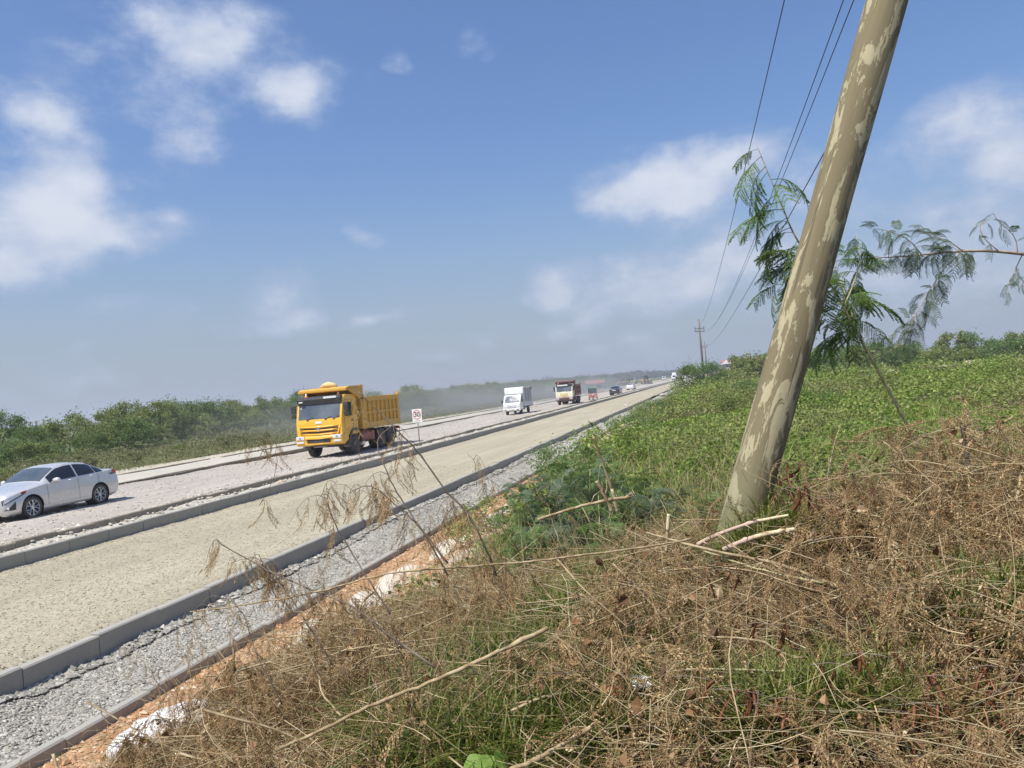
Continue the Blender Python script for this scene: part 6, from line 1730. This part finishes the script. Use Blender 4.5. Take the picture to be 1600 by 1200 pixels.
q = P(929, 603, 175); house('roadside_kiosk', 'small red-roofed kiosk beyond the far carriageway, above the dusty rickshaw', 'kiosk', (q.x, q.y, .3), R(15), 3.6, 3, 1.7, M_roofr, M_wallp)
# motor rickshaw in the dust
q = G(927, 624.5); rt = thing('motor_rickshaw', 'small red motor rickshaw with green canopy, half lost in the dust', 'rickshaw', (q.x, q.y, 0), R(8)); 
M_dustred = plain('dusty_red', (.30,.10,.08), .7, dirt=.7, dcol=(.42,.34,.28)); M_gcan = plain('green_canopy', (.05,.12,.07), .7, dirt=.4)
b = MB(); b.prism([(-1.25, .3), (1.2, .3), (1.2, .85), (-.9, .9), (-1.2, .75)], -.62, .62); b.build('body', M_dustred, rt, bevel=.05)
b = MB(); b.prism([(-.95, 1.62), (1.2, 1.62), (1.15, 1.8), (-.7, 1.82)], -.64, .64); b.build('canopy', M_gcan, rt, bevel=.04)
for x in (-.56, .56):
    for y in (-.85, 1.1):
        b = MB(); b.tube([(x, y, .8), (x, y, 1.64)], .03, 6); b.build('post', M_dark, rt)
b = MB(); b.quad((-.5, -.98, .92), (.5, -.98, .92), (.5, -.9, 1.6), (-.5, -.9, 1.6)); b.build('windscreen', M_screen, rt)
for x, y in ((0, -1.15), (-.55, .75), (.55, .75)): wheel(rt, x+.07, y, .25, .14, M_steel, 'truck', 1)
b = MB(); b.tube([(0, -1.22, .72), (0, -1.3, .72)], .09, 10); b.build('headlight', M_lamp, rt)
# earth-moving machines parked on the far side
M_ymach = plain('machine_yellow', (.42,.32,.13), .7, dirt=.5)
def machine(label, loc, rz, s=1, group=None):
    rt = thing('wheel_loader', label, 'loader', loc, rz, group); rt.scale = (s, s, s)
    b = MB(); b.box((-.9, -.2, .9), (.9, 2.9, 1.9)); b.build('body', M_ymach, rt, bevel=.1)
    b = MB(); b.box((-.75, -.9, 1.2), (.75, .5, 3.1)); b.build('cab', M_screen, rt, bevel=.08)
    b = MB(); b.box((-.85, -1.0, 3.1), (.85, .6, 3.22)); b.build('cab_roof', M_ymach, rt, bevel=.03)
    b = MB(); b.tube([(-.5, -.6, 1.6), (-.5, -2.2, 1.5), (-.5, -3.0, .6)], .14, 6); b.build('arm', M_ymach, rt); b = MB(); b.tube([(.5, -.6, 1.6), (.5, -2.2, 1.5), (.5, -3.0, .6)], .14, 6); b.build('arm', M_ymach, rt)
    b = MB(); b.prism([(-3.0, .1), (-3.9, .05), (-4.0, .2), (-3.2, .35), (-3.1, 1.1), (-2.95, 1.1)], -1.2, 1.2); b.build('bucket', M_steel, rt)
    for x in (-1, 1):
        for y in (-.9, 2.0): wheel(rt, x*1.1, y, .7, .45, M_ymach, 'truck', x)
    return rt
q = P(1009, 598, 270); m0 = machine('dusty yellow loader standing right of the thin mast, largest of the far machines', (q.x, q.y, .0), R(25), 1.0)
for (x, y, lb) in ((973, 596, 'left one of the small machines parked in a row by the far woods'), (981, 595, 'middle one of the small machines parked in a row by the far woods'), (986.5, 593.5, 'right one of the small machines parked in a row by the far woods')):
    q = P(x, y, 300); c = copy_tree(m0); c.location = (q.x, q.y, .2); c.rotation_euler = (0, 0, r.uniform(0, 6)); c.scale = (.75, .75, .75); c['label'] = lb; c['group'] = 'machines parked by the far woods'
def mast(label, px_, y0, y1, d_, rad=.09, lean=0, arm=False):
    a = P(px_, y1, d_); t_ = P(px_+lean, y0, d_); rt = thing('lamp_post' if arm else 'mast', label, 'post', (a.x, a.y, 0)); b = MB(); b.tube([(0, 0, -.2), (t_.x-a.x, t_.y-a.y, t_.z)], [rad, rad*.6], 6); b.build('pole', M_galv, rt)
    return rt
mast('thin pole at the left end of the row of parked machines', 976.5, 584, 597, 280)
mast('pale thicker post right of the parked machines', 991.5, 586, 600, 260, .13)
mast('thin leaning mast standing over the loader', 1007.5, 578, 592, 280, .08, -1.5)
mast('tiny mast above the woods, left of the kiosk side', 954.5, 584, 593, 420, .12)
def pylon(label, px_, py_, d_, h):
    a = P(px_, py_, d_); rt = thing('pylon', label, 'pylon', (a.x, a.y, 0)); b = MB(); w = h*.07
    for sx in (-1, 1):
        for sy in (-1, 1): b.tube([(sx*w, sy*w, 0), (sx*w*.25, sy*w*.25, h)], .22, 4)
    for k in range(6):
        z0, z1 = h*k/6, h*(k+1)/6; w0, w1 = w*(1-.75*k/6), w*(1-.75*(k+1)/6)
        b.tube([(-w0, -w0, z0), (w1, -w1, z1)], .12, 4); b.tube([(w0, -w0, z0), (-w1, -w1, z1)], .12, 4)
    b.build('lattice', M_galv, rt)
    for k in (.75, .87, .98): b = MB(); b.box((-h*.12, -.2, h*k-.2), (h*.12, .2, h*k+.2)); b.build('crossarm', M_galv, rt)
pylon('faint lattice pylon on the horizon, right of the two', 1053, 588, 1300, 24); pylon('faint lattice pylon on the horizon, left of the two', 1042, 589, 1500, 24)
# small heaps and blocks on the far side, cones of rubble on the median
for i, (px_, py_, d_, s_) in enumerate(((1002, 600, 230, .5), (994, 602, 200, .5), (1017, 607, 260, .5), (1044, 602, 240, .45), (1035, 615, 130, .4), (978, 632, 95, .28))):
    q = G(px_, py_+2); rock('rubble_heap', 'small pale rubble heap left on the unfinished carriageway', 'rubble heap', (q.x, q.y, 0), s_, S_white, 40+i, 'rubble heaps on the unfinished road')
for i, y in enumerate((22.0, 22.35, 27.4, 27.9, 28.3, 28.8)):
    rock('rubble_block', 'pale broken concrete lump lying on the median strip between the two kerbs', 'concrete lump', (-13.75+r.uniform(-.2, .2), y, .17), r.uniform(.10, .17), M_paleearth, 60+i, 'broken concrete lumps on the median strip')

# ------------------------------------------------------------------ air
def box_volume(name, a, b_, build):
    b = MB(); b.box(a, b_); m = bpy.data.materials.new(name); m.use_nodes = True; t = m.node_tree; t.nodes.clear()
    v = t.nodes.new('ShaderNodeVolumePrincipled'); o = t.nodes.new('ShaderNodeOutputMaterial'); t.links.new(v.outputs[0], o.inputs['Volume']); build(t, v)
    ob = b.build(name, m); ob['kind'] = 'stuff'; return ob
def hz_(t, v): v.inputs['Color'].default_value = (.86, .90, .97, 1); v.inputs['Density'].default_value = .0006; v.inputs['Anisotropy'].default_value = .2
box_volume('haze', (-2900, -60, -2), (2900, 2500, 40), hz_)
def dust_(t, v):
    v.inputs['Color'].default_value = (.93, .90, .84, 1); v.inputs['Anisotropy'].default_value = .3
    g_ = t.nodes.new('ShaderNodeTexCoord'); s_ = t.nodes.new('ShaderNodeSeparateXYZ'); t.links.new(g_.outputs['Object'], s_.inputs[0])
    x, y, z = s_.outputs
    n = noise(t, mapv(t, g_.outputs['Object'], (.10, .045, .22)), 1.0, 3, .55)
    top = rng(t, z, 6.5, .2); side = mth(t, 'MULTIPLY', rng(t, x, -44, -36), rng(t, x, -16.5, -20.5)); ends = mth(t, 'MULTIPLY', rng(t, y, 43, 62), rng(t, y, 300, 140))
    d = mth(t, 'MULTIPLY', mth(t, 'MULTIPLY', mth(t, 'POWER', top, 1.6), side), mth(t, 'MULTIPLY', ends, rng(t, n, .38, .66)))
    t.links.new(mth(t, 'MULTIPLY', d, .052), v.inputs['Density'])
box_volume('dust_cloud', (-45, 42, .35), (-16, 300, 7), dust_)
SC.cycles.volume_step_rate = 2.0
SC.cycles.volume_max_steps = 96
